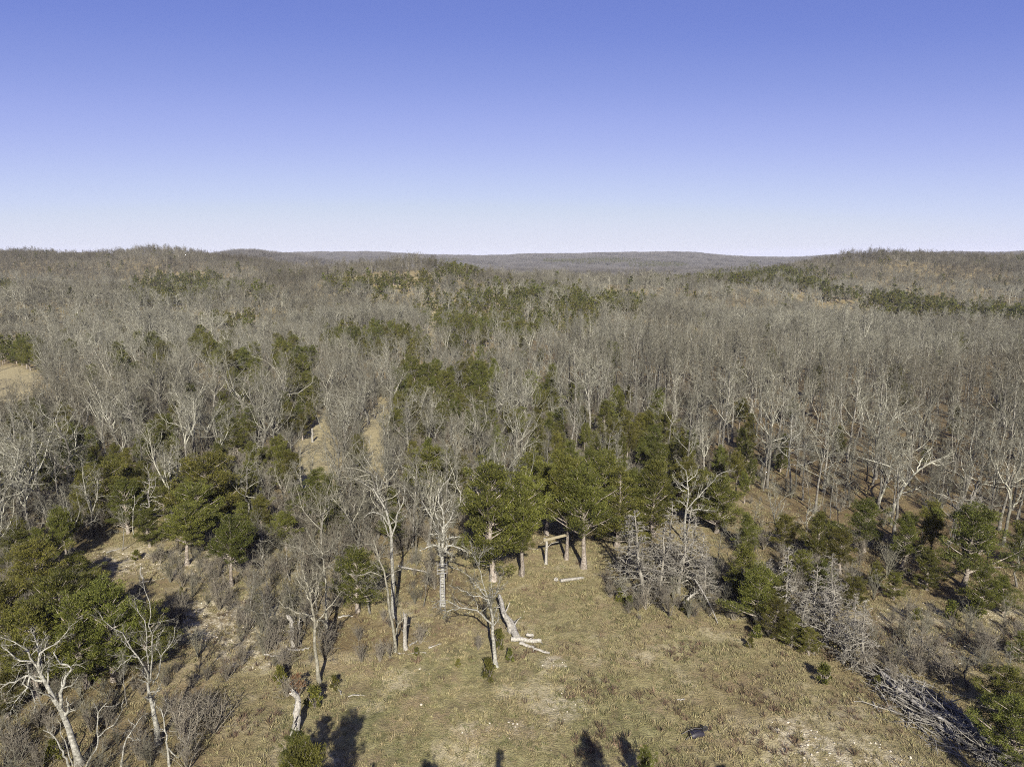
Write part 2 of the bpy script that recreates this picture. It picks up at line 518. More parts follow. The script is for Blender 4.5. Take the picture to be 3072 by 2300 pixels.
BARE_FORMS = ['spreading', 'narrow', 'forked', 'crooked', 'slender']
PROTO = {}
for fi, fm in enumerate(BARE_FORMS):
    for v in range(3):
        t, c = bare_form(fm, 100 + fi * 10 + v)
        PROTO[fm, v] = ('trunk', mk_mesh('bare_trunk', t), 'crown', mk_mesh('bare_crown', c), t + c)
for fi, fm in enumerate(['cone', 'oval', 'high', 'broad']):
    for v in range(3):
        t, c = cedar_form(fm, 300 + fi * 10 + v)
        PROTO[fm, v] = ('trunk', mk_mesh('cedar_trunk', t), 'crown', mk_mesh('cedar_crown', c), t + c)
for v in range(3):
    t, c = dead_cedar_form(500 + v)
    PROTO['dead', v] = ('trunk', mk_mesh('dead_cedar_trunk', t), 'crown', mk_mesh('dead_cedar_branches', c), t + c)
HEIGHT = {}
for k, p in PROTO.items():
    HEIGHT[k] = max(V[:, 2].max() for V, F, m in p[4])

def put_tree(kind, key, base, h, label, cat, group=None, rz=0., wid=1.0, lean=(0, 0)):
    """a tree of the given kind standing at base, h metres tall"""
    s = h / HEIGHT[key]
    o = root(kind, base, label, cat, group, rz, (s * wid, s * wid, s), lean)
    n1, m1, n2, m2, _ = PROTO[key]
    link(n1, m1, o); link(n2, m2, o)
    return o

# ------------------------------------------------------------------ the ground
BND = np.array([(-600, 1760), (0, 1760), (180, 1720), (300, 1630), (450, 1590), (700, 1580), (800, 1620), (900, 1690), (1000, 1740), (1120, 1720), (1250, 1680), (1350, 1660), (1450, 1620),
                (1700, 1600), (1900, 1580), (2200, 1540), (2400, 1545), (2600, 1610), (2800, 1670), (3072, 1730), (3600, 1730)], float)
def bnd(px): return np.interp(px, BND[:, 0], BND[:, 1])

def ell(px, py, L, soft=.35):
    """1 inside any of the ellipses (cx, cy, rx, ry[, weight]) fading to 0 at their rims"""
    out = np.zeros(np.shape(px))
    for e in L:
        d = np.hypot((px - e[0]) / e[2], (py - e[1]) / e[3])
        out = np.maximum(out, np.clip((1 + soft - d) / soft, 0, 1) * (e[4] if len(e) > 4 else 1))
    return out

TRACKS = [(950, 1400, 66, 100), (965, 1300, 26, 50), (1122, 1340, 42, 95), (1150, 1245, 24, 45), (1297, 1000, 11, 28), (1302, 945, 8, 16),
          (1840, 1640, 30, 20, .5), (30, 1130, 75, 26), (40, 1180, 70, 30)]
ROCKS = [(700, 1850, 130, 50, 1.), (640, 1900, 70, 30, .8), (560, 1690, 140, 34, .8), (400, 1680, 90, 34, .8), (760, 1940, 100, 60, .8), (2400, 2210, 60, 24, 1.), (2450, 2240, 60, 24, 1.), (2500, 2270, 60, 24, 1.), (2350, 2180, 50, 20, .9), (2560, 2250, 90, 40, .6), (2600, 2290, 120, 30, .8), (2380, 2280, 80, 30, .7),
         (1660, 1985, 45, 14, .8), (1690, 2120, 60, 30, .6), (1500, 2190, 110, 24, .45), (1620, 2180, 60, 20, .4), (2990, 1840, 60, 20, .8), (2700, 1850, 110, 30, .5),
         (2790, 1950, 140, 40, .5), (640, 1790, 40, 20, .5), (1270, 2015, 20, 10, .6)]
LITTER = [(2850, 1560, 500, 180), (1300, 1760, 80, 50, .8), (1080, 1900, 140, 50, .9), (250, 1900, 330, 190, .5), (200, 2200, 430, 260, .55), (1650, 1560, 320, 70, .6), (1350, 1880, 100, 40, .5),
          (2800, 2050, 250, 100, .45), (2250, 2080, 130, 80, .35)]
GREEN = [(1350, 2080, 150, 110, .8), (1280, 2180, 250, 120, .7), (1750, 2240, 300, 80, .7), (1850, 2060, 260, 90, .6), (1700, 1860, 200, 70, .35), (640, 1800, 80, 40, .3), (2080, 1990, 160, 70, .4), (900, 2170, 130, 60, .6)]

def ground():
    ang = np.unique(np.round(np.concatenate([np.radians(np.arange(-50, 50.01, .42)), np.radians(np.arange(50, 310.01, 5))]), 6))
    ang = ang[:-1] if abs(ang[-1] - ang[0] - 2 * PI) < 1e-6 else ang
    rad = np.concatenate([[4, 10, 18, 25], np.arange(30, 140, .8), 140 * 1.022 ** np.arange(0, 195)])
    rad = rad[rad < 9000]
    A, Rr = np.meshgrid(ang, rad)
    x = np.sin(A) * Rr; y = np.cos(A) * Rr
    z = H(x, y)
    V = np.stack([x, y, z], -1).reshape(-1, 3)
    na, nr = len(ang), len(rad)
    i = np.arange(nr - 1)[:, None] * na; j = np.arange(na)[None]; j2 = (j + 1) % na
    F = np.stack([i + j, i + na + j, i + na + j2, i + j2], -1).reshape(-1, 4)
    V = np.concatenate([V, [[0, 0, float(H(0, 0))]]])
    m, t, b = mat('ground_soil_and_grass')
    pos = node(t, 'ShaderNodeTexCoord').outputs['Object']
    at = lambda n: node(t, 'ShaderNodeAttribute', attribute_name=n).outputs['Fac']
    n1 = noise(t, .12, 5, .6, pos); n2 = noise(t, 1.1, 5, .65, pos); n3 = noise(t, 7, 4, .7, pos); n4 = noise(t, .035, 4, .5, pos)
    grass = ramp(t, n2, [(.28, (.16, .14, .075)), (.45, (.32, .28, .155)), (.6, (.40, .355, .205)), (.74, (.50, .45, .28))])
    green = ramp(t, n2, [(.3, (.14, .15, .06)), (.7, (.32, .32, .155))])
    gf = node(t, 'ShaderNodeMath', operation='MULTIPLY'); t.links.new(at('green'), gf.inputs[0]); t.links.new(ramp(t, n1, [(.38, (0, 0, 0)), (.6, (1, 1, 1))]), gf.inputs[1])
    c = mixc(t, gf.outputs[0], grass, green)
    red = mixc(t, n3, (.25, .19, .115), (.40, .32, .215))
    c = mixc(t, ramp(t, noise(t, .21, 5, .65, pos), [(.50, (0, 0, 0)), (.62, (.8, .8, .8))]), c, red)
    c = mixc(t, ramp(t, noise(t, .45, 6, .7, pos), [(.53, (0, 0, 0)), (.64, (.75, .75, .75))]), c, (.17, .145, .085))
    c = mixc(t, ramp(t, noise(t, .16, 5, .6, pos), [(.54, (0, 0, 0)), (.63, (.7, .7, .7))]), c, (.58, .52, .37))
    lit = ramp(t, n3, [(.3, (.09, .062, .033)), (.52, (.20, .148, .078)), (.72, (.34, .262, .145))])
    lf = node(t, 'ShaderNodeMath', operation='MULTIPLY'); t.links.new(at('litter'), lf.inputs[0]); t.links.new(ramp(t, n1, [(.3, (.6, .6, .6)), (.5, (1, 1, 1))]), lf.inputs[1])
    c = mixc(t, lf.outputs[0], c, lit)
    dirt = ramp(t, n2, [(.3, (.32, .28, .17)), (.6, (.50, .44, .28)), (.8, (.62, .56, .40))])
    c = mixc(t, at('track'), c, dirt)
    rk = ramp(t, n3, [(.35, (.40, .35, .25)), (.52, (.66, .60, .47)), (.7, (.92, .88, .76))])
    rf = node(t, 'ShaderNodeMath', operation='MULTIPLY'); t.links.new(at('rock'), rf.inputs[0]); t.links.new(ramp(t, noise(t, .8, 6, .75, pos), [(.45, (0, 0, 0)), (.57, (1, 1, 1))]), rf.inputs[1])
    c = mixc(t, rf.outputs[0], c, rk)
    c = mixc(t, ramp(t, noise(t, 16, 3, .7, pos), [(.3, (0, 0, 0)), (.55, (1, 1, 1))]), mixc(t, .55, c, (.05, .04, .022)), c)
    c = mixc(t, 1.0, c, (.62, .61, .545), 'MULTIPLY')
    t.links.new(c, b.inputs['Base Color'])
    bp = node(t, 'ShaderNodeBump'); bp.inputs['Strength'].default_value = .9; bp.inputs['Distance'].default_value = .18
    hm = node(t, 'ShaderNodeMath', operation='ADD'); t.links.new(n3, hm.inputs[0]); t.links.new(n2, hm.inputs[1])
    t.links.new(hm.outputs[0], bp.inputs['Height']); t.links.new(bp.outputs[0], b.inputs['Normal'])
    c3 = len(V) - 1
    cap = np.stack([np.full(na, c3), np.arange(na), (np.arange(na) + 1) % na], -1)
    me = mk_mesh('ground', [(V, F, m)])
    # close the small disc under the camera
    bm_f = cap
    me2 = mk_mesh('ground', [(V, F, m), (V[np.r_[0:na, c3]], np.where(cap == c3, na, cap)[:, ::-1], m)])
    bpy.data.meshes.remove(me)
    P = np.zeros(len(me2.vertices) * 3); me2.vertices.foreach_get('co', P); P = P.reshape(-1, 3)
    dep = P[:, 1] * CP - (P[:, 2] - CAM_Z) * SP
    ok = dep > 5
    px = np.full(len(P), -9999.); py = np.full(len(P), 9999.)
    px[ok], py[ok] = proj(P[ok, 0], P[ok, 1], P[ok, 2])
    for nm, L in (('track', TRACKS), ('rock', ROCKS), ('green', GREEN)):
        a = me2.attributes.new(nm, 'FLOAT', 'POINT'); a.data.foreach_set('value', ell(px, py, L, .5))
    lit_ = np.maximum(ell(px, py, LITTER, .6), np.where(ok, np.clip((bnd(px) - py) / 60, 0, 1), 0) * np.where(py < 1000, .45, np.where(px > 1500, .95, .7)))
    a = me2.attributes.new('litter', 'FLOAT', 'POINT'); a.data.foreach_set('value', lit_)
    o = link('ground', me2)
    tag(o, kind='structure')
ground()

# ------------------------------------------------------------------ scattering of what nobody could count
def scatter(name, protos, pos, rot, scl, idx):
    """ONE object whose points carry copies of the given meshes"""
    me = bpy.data.meshes.new(name)
    n = len(pos)
    me.vertices.add(n); me.vertices.foreach_set('co', np.asarray(pos, np.float32).ravel())
    a = me.attributes.new('rot', 'FLOAT_VECTOR', 'POINT'); a.data.foreach_set('vector', np.asarray(rot, np.float32).ravel())
    a = me.attributes.new('scl', 'FLOAT_VECTOR', 'POINT'); a.data.foreach_set('vector', np.asarray(scl, np.float32).ravel())
    a = me.attributes.new('pick', 'INT', 'POINT'); a.data.foreach_set('value', np.asarray(idx, np.int32))
    o = link(name, me)
    cl = bpy.data.collections.new(name + '_kinds')
    for k, m in enumerate(protos):
        cl.objects.link(bpy.data.objects.new('%s_kind_%03d' % (name, k), m))
    g = bpy.data.node_groups.new(name, 'GeometryNodeTree')
    g.interface.new_socket('Geometry', in_out='INPUT', socket_type='NodeSocketGeometry')
    g.interface.new_socket('Geometry', in_out='OUTPUT', socket_type='NodeSocketGeometry')
    gi = g.nodes.new('NodeGroupInput'); go = g.nodes.new('NodeGroupOutput')
    ci = g.nodes.new('GeometryNodeCollectionInfo'); ci.inputs['Collection'].default_value = cl
    ci.inputs['Separate Children'].default_value = True; ci.inputs['Reset Children'].default_value = True
    ip = g.nodes.new('GeometryNodeInstanceOnPoints'); ip.inputs['Pick Instance'].default_value = True
    def attr(nm, ty):
        x = g.nodes.new('GeometryNodeInputNamedAttribute'); x.data_type = ty; x.inputs['Name'].default_value = nm
        return x.outputs['Attribute']
    e2r = g.nodes.new('FunctionNodeEulerToRotation')
    g.links.new(attr('rot', 'FLOAT_VECTOR'), e2r.inputs[0])
    g.links.new(gi.outputs[0], ip.inputs['Points']); g.links.new(ci.outputs[0], ip.inputs['Instance'])
    g.links.new(attr('pick', 'INT'), ip.inputs['Instance Index'])
    g.links.new(e2r.outputs[0], ip.inputs['Rotation']); g.links.new(attr('scl', 'FLOAT_VECTOR'), ip.inputs['Scale'])
    g.links.new(ip.outputs[0], go.inputs[0])
    md = o.modifiers.new('scatter', 'NODES'); md.node_group = g
    tag(o, kind='stuff')
    return o

CED = [  # where cedars stand dark among the grey wood (photo pixels of mid crown): cx, cy, rx, ry, weight
    (532, 866, 100, 30), (600, 840, 40, 14), (760, 876, 34, 12), (704, 960, 55, 15), (10, 868, 30, 14), (472, 1075, 26, 30), (370, 1103, 24, 20), (852, 1061, 24, 26), (606, 1029, 18, 22),
    (648, 1061, 26, 18), (740, 1130, 70, 30), (898, 1112, 26, 16), (921, 1190, 45, 66), (93, 1237, 40, 22), (46, 1070, 60, 24), (1140, 853, 110, 14), (1274, 843, 50, 10), (1394, 813, 46, 14),
    (1300, 783, 90, 5), (1774, 786, 140, 8), (1973, 800, 85, 9), (1487, 931, 140, 48, .8), (1626, 927, 125, 40, .8), (1737, 936, 44, 34), (1830, 910, 34, 18), (1904, 908, 34, 14),
    (1440, 978, 70, 18), (1366, 987, 18, 28), (1093, 1015, 80, 22), (1246, 1043, 28, 18), (1300, 940, 24, 20), (1246, 1154, 55, 48), (1325, 1168, 26, 34), (1417, 1190, 75, 55), (1626, 1195, 36, 40),
    (1848, 1223, 46, 44), (2256, 834, 150, 16), (2260, 806, 14, 12), (2418, 857, 60, 8), (2488, 887, 24, 8), (2562, 890, 20, 8), (2640, 922, 34, 22), (2682, 903, 28, 18), (2742, 925, 70, 25),
    (2853, 938, 50, 18), (2950, 948, 40, 14), (3030, 945, 60, 22), (2955, 915, 24, 12), (330, 1440, 100, 90), (250, 1300, 70, 34), (110, 1250, 50, 26), (70, 1340, 80, 60, .6), (470, 1280, 50, 44),
    (480, 1370, 90, 50), (700, 1265, 46, 60), (640, 1430, 110, 80), (820, 1400, 80, 80), (915, 1270, 60, 80), (1289, 1374, 60, 40), (1428, 1228, 50, 40), (1070, 1380, 18, 40), (1250, 1250, 60, 40),
    (1620, 1300, 90, 60), (1720, 1380, 110, 60), (1860, 1300, 110, 70), (1990, 1400, 110, 80), (2100, 1360, 90, 90, .7), (2200, 1450, 90, 70), (1990, 1240, 60, 50, .6), (1480, 1340, 60, 60, .6), (2250, 1300, 60, 60, .3)]

rng = np.random.default_rng(7)
def wedge(r0, r1, step, half=46):
    """jittered points of the wedge in front of the camera"""
    n = int(r1 / step) + 1
    gx, gy = np.meshgrid(np.arange(-n, n + 1), np.arange(0, n + 1))
    x = (gx + rng.uniform(-.46, .46, gx.shape) + .5 * (gy % 2)).ravel() * step
    y = (gy + rng.uniform(-.46, .46, gy.shape)).ravel() * step
    r = np.hypot(x, y); az = np.degrees(np.arctan2(x, y))
    k = (r > r0) & (r < r1) & (np.abs(az) < half)
    x, y = x[k], y[k]
    return x, y, H(x, y)

def open_ground(x, y, z):
    """1 where no tree of the wood may stand: clearing, dirt tracks, far field"""
    px, py = proj(x, y, z)
    o = (py > bnd(px)).astype(float)
    o = np.maximum(o, ell(px, py, [(946, 1450, 56, 145), (966, 1320, 20, 50), (1120, 1400, 32, 125), (1148, 1270, 16, 50), (1297, 1025, 12, 55), (1302, 960, 8, 25), (20, 1190, 110, 85)], .1))
    return o

def vis_mask(x, y, z, hh):
    px, py = proj(x, y, z + hh)
    return np.where(np.hypot(x, y) < 190, ell(px, py, CED, .2) * .9, ell(px, py, CED, .9) * .8)

WOODS = []                                            # the trees of the wood: x, y, z, kind, form, height, width
def plant_wood():
    for r0, r1, step in ((60, 200, 3.7), (200, 480, 4.4), (480, 1150, 5.2)):
        x, y, z = wedge(r0, r1, step)
        op = open_ground(x, y, z)
        px, py = proj(x, y, z)
        pat = .5 + .5 * np.sin(x * .05 + 2 * np.sin(y * .03)) * np.cos(y * .06 + x * .02)
        cm = np.maximum(vis_mask(x, y, z, 4), .0)
        up = vis_mask(x, y, z, 10.5)
        q = rng.random(len(x))
        isced = (q < cm * np.where(np.hypot(x, y) < 165, .80, .95) + .016 + np.where(px < 1900, np.where(np.hypot(x, y) < 165, .17, np.where(np.hypot(x, y) < 320, .10, .04)), .02) * (pat > .45)) & (op < .5)
        right = np.clip((px - 1500) / 400, 0, 1) * (np.hypot(x, y) < 330)
        near = np.hypot(x, y) < 165
        pb = (.95 - np.where(near, .42, np.where(np.hypot(x, y) < 420, .66, .40)) * np.maximum(cm, up * .95)) * np.where(right > .5, np.where(np.hypot(x, y) < 175, .60, .92), .84)
        isb = (~isced) & (op < .5) & (rng.random(len(x)) < pb)
        for i in np.nonzero(isced)[0]:
            WOODS.append((x[i], y[i], z[i], 'cedar', ['cone', 'oval', 'oval', 'broad', 'high'][rng.integers(5)], rng.uniform(4.6, 9.0) * (.85 if y[i] < 160 else 1.1 if y[i] < 420 else 1.3), rng.uniform(.8, 1.25) * (1.0 if y[i] < 420 else 1.25)))
        for i in np.nonzero(isb)[0]:
            pr = [.09, .60, .07, .05, .19] if right[i] > .5 else [.40, .12, .22, .16, .10]
            f = BARE_FORMS[rng.choice(5, p=pr)]
            h = (rng.uniform(7.0, 12.5) if rng.random() < .7 else rng.uniform(11.5, 15.5)) * (1.15 if right[i] > .5 else .95) * (.86 + .28 * pat[i])
            if f == 'slender': h *= .75
            WOODS.append((x[i], y[i], z[i], 'bare', f, h, rng.uniform(.85, 1.15)))
plant_wood()

# far woods: low-detail trees gathered in patches of woodland
def low_tree(form, seed):
    t, c = bare_form(form, seed, 1)
    return t + c
LOWB = [low_tree(f, 700 + i) for i, f in enumerate(['spreading', 'narrow', 'forked', 'crooked', 'spreading', 'narrow'])]
LOWC = []
for i, f in enumerate(['cone', 'oval', 'broad']):
    t, c = cedar_form(f, 800 + i, 1); LOWC.append(t + c)

def patch(seed, n=95, half=24):
    """half-hectare of distant wood with very simple trees"""
    r = np.random.default_rng(seed)
    parts = []
    P, RR = [], []
    for k in range(n):
        x, y = r.uniform(-half, half, 2); h = r.uniform(9, 13.5); b = np.array([x, y, -1.5])
        P.append(np.stack([b, b + [0, 0, h * .4], b + [r.normal(0, .3), r.normal(0, .3), h]])); RR.append([.16, .13, .05])
        m = 26
        a = r.random(m) * 6.28; z0 = h * r.uniform(.35, .9, m); L = h * .3 * r.uniform(.5, 1.1, m)
        e = np.radians(r.uniform(15, 65, m))
        D = np.stack([np.cos(a) * np.cos(e), np.sin(a) * np.cos(e), np.sin(e)], 1)
        p0 = b + np.stack([r.normal(0, .2, m), r.normal(0, .2, m), z0], 1)
        for i in range(m):
            P.append(np.stack([p0[i], p0[i] + D[i] * L[i] * .5, p0[i] + D[i] * L[i] + [0, 0, .5]])); RR.append([.10, .08, .04])
            j = p0[i] + D[i] * L[i] * .5; d2 = nrm(D[i] + r.normal(0, .5, 3))
            P.append(np.stack([j, j + d2 * L[i] * .35, j + d2 * L[i] * .7])); RR.append([.07, .06, .035])
    V, F = sweep(np.array(P), np.array(RR), 3)
    return mk_mesh('far_patch', [(V, F, M['fartwig'])])

# ------------------------------------------------------------------ labels for the trees of the wood
LOOK = {'spreading': 'wide spreading', 'narrow': 'tall straight', 'forked': 'forked', 'crooked': 'crooked', 'slender': 'slender',
        'cone': 'conical', 'oval': 'rounded', 'broad': 'broad bushy', 'high': 'high crowned'}
AREAS = [  # cx, cy in photo pixels of the base, name
    (80, 1400, 'at the left wood edge'), (330, 1330, 'above the left cedar clump'), (330, 1500, 'by the left cedar clump'),
    (640, 1480, 'among cedars left of the track'), (640, 1330, 'in grey wood left of the track'), (860, 1400, 'beside the left track'),
    (1040, 1380, 'between the two tracks'), (1040, 1560, 'below the track fork'), (1240, 1420, 'right of the right track'), (1250, 1580, 'behind the ladder stand'),
    (1480, 1500, 'behind the big cedars'), (1480, 1350, 'well above the big cedars'), (1750, 1480, 'behind the beam'), (1780, 1340, 'high above the beam'),
    (2020, 1450, 'behind the dead thicket'), (2060, 1330, 'high above the dead thicket'), (2320, 1420, 'at the litter edge'), (2340, 1300, 'deep above the litter'),
    (2640, 1400, 'on the brown slope'), (2640, 1280, 'high above the brown slope'), (2950, 1420, 'by the right litter edge'), (2950, 1280, 'far up the right edge')]
NEAR = []
def wood_individuals():
    W = WOODS
    d = np.array([math.sqrt(a[0] ** 2 + a[1] ** 2 + (CAM_Z - a[2]) ** 2) for a in W])
    px, py = proj([a[0] for a in W], [a[1] for a in W], [a[2] + 5 for a in W])
    inside = (px > -40) & (px < 3112) & (py < 2300)
    pick = set()
    for kind, n in (('bare', NB), ('cedar', NC)):
        ids = [i for i in np.argsort(d) if W[i][3] == kind and inside[i]]
        pick.update(ids[:n])
    items = []
    for i in sorted(pick, key=lambda i: d[i]):
        x, y, z, kind, form, h, wd = W[i]
        bx, by = proj(x, y, z)
        a = min(AREAS, key=lambda a: ((a[0] - bx) / 1.6) ** 2 + (a[1] - by) ** 2)[2]
        if kind == 'bare':
            size = '' if form in ('slender',) else ('young ' if h < 10 else ('lofty ' if h > 14 else ''))
            noun = size + LOOK[form] + ' bare tree'
        else:
            size = 'small ' if h < 5.7 else ('large ' if h > 7.4 else '')
            noun = size + LOOK[form] + ' green cedar'
        items.append([i, noun, a, float(bx), float(by)])
    same = {}
    for it in items: same.setdefault((it[1], it[2]), []).append(it)
    ORD = ['leftmost', 'second', 'third', 'fourth', 'fifth', 'sixth', 'seventh', 'eighth', 'ninth', 'tenth', 'eleventh', 'twelfth', 'thirteenth', 'fourteenth', 'fifteenth', 'sixteenth']
    lab = {}
    for (noun, a), L in same.items():
        if len(L) == 1: lab[L[0][0]] = noun + ' ' + a; continue
        L.sort(key=lambda it: it[3])
        for k, it in enumerate(L):
            e = ORD[min(k, 15)] + ' from the left' if k else 'leftmost of several'
            if len(L) == 2: e = ('left one of two', 'right one of two')[k]
            lab[it[0]] = '%s %s, %s' % (noun, a, e)
    r = np.random.default_rng(21)
    for it in items:
        x, y, z, kind, form, h, wd = W[it[0]]
        put_tree('bare_tree' if kind == 'bare' else 'cedar_tree', (form, int(r.integers(3))), (x, y, z - .05), h, lab[it[0]],
                 'bare tree' if kind == 'bare' else 'cedar tree', 'leafless trees of the grey wood' if kind == 'bare' else 'green cedars among the grey wood',
                 r.uniform(0, 6.28), wd, (r.normal(0, .035), r.normal(0, .035)))
    # all the others are one mass
    rest = [i for i in range(len(W)) if i not in pick]
    protos, key = [], {}
    for fm in BARE_FORMS + ['cone', 'oval', 'high', 'broad']:
        for v in range(3):
            key[fm, v, 0] = len(protos); protos.append(mk_mesh('wood_tree', PROTO[fm, v][4]))
    nfull = len(protos)
    for L in LOWB + LOWC: protos.append(mk_mesh('far_tree', L))
    hl = [max(V[:, 2].max() for V, F, m in L) for L in LOWB + LOWC]
    P, Ro, S, I = [], [], [], []
    lowf = {'spreading': (0, 4), 'narrow': (1, 5), 'forked': (2, 2), 'crooked': (3, 3), 'slender': (1, 5), 'cone': (6, 6), 'oval': (7, 7), 'broad': (8, 8), 'high': (7, 6)}
    for i in rest:
        x, y, z, kind, form, h, wd = W[i]
        if d[i] < 300:
            v = int(r.integers(3)); k = key[form, v, 0]; s = h / HEIGHT[form, v]
        else:
            k0 = lowf[form][int(r.integers(2))]; k = nfull + k0; s = h / hl[k0]
        P.append((x, y, z - .05)); Ro.append((r.normal(0, .035), r.normal(0, .035), r.uniform(0, 6.28))); S.append((s * wd, s * wd, s)); I.append(k)
    scatter('woods', protos, P, Ro, S, I)
    # woodland of the far ridges
    x, y, z = wedge(1150, 4300, 42, 44)
    n = len(x)
    e = 6.0
    gx = (H(x + e, y) - H(x - e, y)) / (2 * e); gy = (H(x, y + e) - H(x, y - e)) / (2 * e)
    k = r.integers(0, 4, n)
    rot = np.stack([np.arctan(gy), -np.arctan(gx), np.zeros(n)], 1)
    scatter('forest', [patch(900 + q) for q in range(4)], np.stack([x, y, z], 1), rot, np.stack([np.ones(n)] * 3, 1), k)
    # dark cedar stands far out
    x, y, z = wedge(1150, 2600, 9, 44)
    kk = (ell(*proj(x, y, z + 4), CED, .2) > .5)
    x, y, z = x[kk], y[kk], z[kk]; n = len(x)
    if n:
        scatter('far_cedar_forest', [mk_mesh('far_cedar', L) for L in LOWC], np.stack([x, y, z + 2], 1), np.stack([np.zeros(n), np.zeros(n), r.uniform(0, 6, n)], 1),
                np.repeat(r.uniform(1.1, 1.6, (n, 1)), 3, 1), r.integers(0, 3, n))
NB, NC = 220, 205

# ------------------------------------------------------------------ trees traced from the photograph, one by one
def Zm(x0, y0, s, pts): return [(x0 + p[0] * s, y0 + p[1] * s) + tuple(p[2:]) for p in pts]
def B1(*p): return Zm(0, 1740, .3472, p)
def B2(*p): return Zm(768, 1740, .3472, p)
def R5(*p): return Zm(768, 1200, .3472, p)
def R6(*p): return Zm(1536, 1200, .3472, p)
def R7(*p): return Zm(2304, 1200, .3472, p)
def C6(*p): return Zm(1200, 1400, .3321, p)

def catmull(Q, k):
    Q = np.asarray(Q, float)
    if len(Q) == 2: return np.stack([Q[0] + (Q[1] - Q[0]) * t for t in np.linspace(0, 1, k)])
    E = np.concatenate([[2 * Q[0] - Q[1]], Q, [2 * Q[-1] - Q[-2]]])
    d = np.concatenate([[0], np.cumsum(np.linalg.norm(np.diff(Q, axis=0), axis=1))])
    out = []
    for s in np.linspace(0, d[-1], k):
        i = min(max(int(np.searchsorted(d, s, 'right')) - 1, 0), len(Q) - 2)
        t = (s - d[i]) / max(1e-6, d[i + 1] - d[i])
        a, b, c, e = E[i], E[i + 1], E[i + 2], E[i + 3]
        out.append(.5 * (2 * b + (c - a) * t + (2 * a - 5 * b + 4 * c - e) * t * t + (3 * b - 3 * c + e - a) * t ** 3))
    return np.array(out)

def traced_tree(base_px, trunk, limbs, label, r0, name='bare_tree', cat='bare tree', m='pale', tw='twig', seed=0, n2=9, n3=6, n4=4, extra=6, group='leafless trees around the clearing', rtip=.35, l2=.30):
    """trunk and limbs are pixel paths; each lies in the tree's own depth, limbs reaching fore or aft by their last value (metres)"""
    r = np.random.default_rng(1000 + seed)
    base = G(*base_px); r0 = r0 * .78
    def path(pts, k, dd=0., jit=.05):
        n = len(pts)
        Q = np.array([PY(p[0], p[1], base[1] + dd * i / (n - 1)) for i, p in enumerate(pts)]) - base
        C = catmull(Q, k)
        C[1:] += r.normal(0, jit, (k - 1, 3))
        return C
    T = path(trunk, 12, 0, .03)
    T[0] = np.array([T[0][0], 0, -.1])
    TR = flare(r0 * np.linspace(1, rtip, 12), 1.45)
    LP, LR = [], []
    for L in limbs:
        pts, dd = (L[0], L[1]) if isinstance(L, tuple) else (L, r.uniform(-1.3, 1.3))
        P = path(pts, 10, dd)
        dist = np.linalg.norm(T - P[0], axis=1); j = int(dist.argmin())
        rs = min(TR[j] * .78, r0 * .7, .125)
        if dist[j] > .8 and LP:                      # springs from another limb
            ds = [np.linalg.norm(q - P[0], axis=1) for q in LP]; a = int(np.argmin([x.min() for x in ds])); rs = LR[a][int(ds[a].argmin())] * .75
            P[0] = LP[a][int(ds[a].argmin())]
        LP.append(P); LR.append(np.maximum(rs * np.linspace(1, .16, 10) ** .8, .017))
    if extra:                                         # limbs that reach towards and away from the camera
        E, ER = grow(T[None], TR[None], extra, .55, 1., 50, .32, 10, .2, .1, r, .5, .2, .3, .015)
        LP += list(E); LR += list(ER)
    LP = np.array(LP); LR = np.array(LR)
    br, tws = twigs([(LP, LR)], r, n2, n3, n4, .22, .05, l2, .5, .55, .0085)
    o = root(name, tuple(base), label, cat, group)
    link('trunk', mk_mesh('traced_trunk', pack([sweep(T[None], TR[None], 10)], M[m])), o)
    link('crown', mk_mesh('traced_crown', pack(br, M[m]) + pack(tws, M[tw])), o)
    return o

traced_tree((240, 2294), B1((690, 1600), (640, 1420), (560, 1200), (470, 1030), (390, 880), (340, 790), (330, 700)),
            [(B1((370, 870), (240, 830), (120, 880), (40, 900), (0, 960)), 1.0), (B1((340, 790), (270, 690), (240, 610), (130, 540), (0, 490)), -1.0),
             (B1((335, 740), (345, 620), (420, 590), (500, 540), (600, 400), (640, 360)), .8), (B1((240, 835), (270, 940), (300, 1030), (310, 1130)), .5),
             (B1((345, 760), (340, 620), (300, 510), (260, 430)), 2.0), (B1((560, 1200), (590, 1100), (580, 1020)), -.5), (B1((180, 860), (230, 930), (160, 1000), (80, 1160)), -.6),
             (B1((520, 1120), (560, 830), (620, 750), (510, 710), (490, 640), (460, 610)), 1.2), (B1((290, 700), (180, 690), (60, 600), (0, 560)), .6)],
            'large pale oak leaning left at the bottom left corner, thick trunk', .31, seed=1)
traced_tree((476, 2230), B1((1370, 1420), (1345, 1200), (1310, 1050), (1285, 900), (1300, 850)),
            [(B1((1285, 880), (1270, 780), (1240, 720), (1160, 640), (1110, 540), (1070, 460), (920, 370), (850, 260)), -.8),
             (B1((1285, 850), (1275, 700), (1270, 560), (1275, 420), (1220, 330), (1170, 230), (1150, 120)), .6), (B1((1300, 860), (1310, 720), (1310, 600), (1330, 490), (1280, 420), (1300, 250), (1290, 170), (1240, 60), (1230, 0)), 1.0),
             (B1((1320, 880), (1375, 800), (1390, 660), (1400, 640), (1470, 560), (1510, 480), (1510, 410)), -.5), (B1((1390, 660), (1350, 580), (1370, 500), (1400, 430)), .3),
             (B1((1270, 850), (1240, 790), (1180, 750)), -.6), (B1((1160, 640), (1060, 720), (980, 800)), -.4), (B1((1120, 580), (1050, 520), (1000, 440)), .6), (B1((1460, 560), (1490, 540), (1560, 500)), 0.)],
            'tall pale oak forking into upright limbs, beside the dark cedar clump at lower left', .27, seed=2)
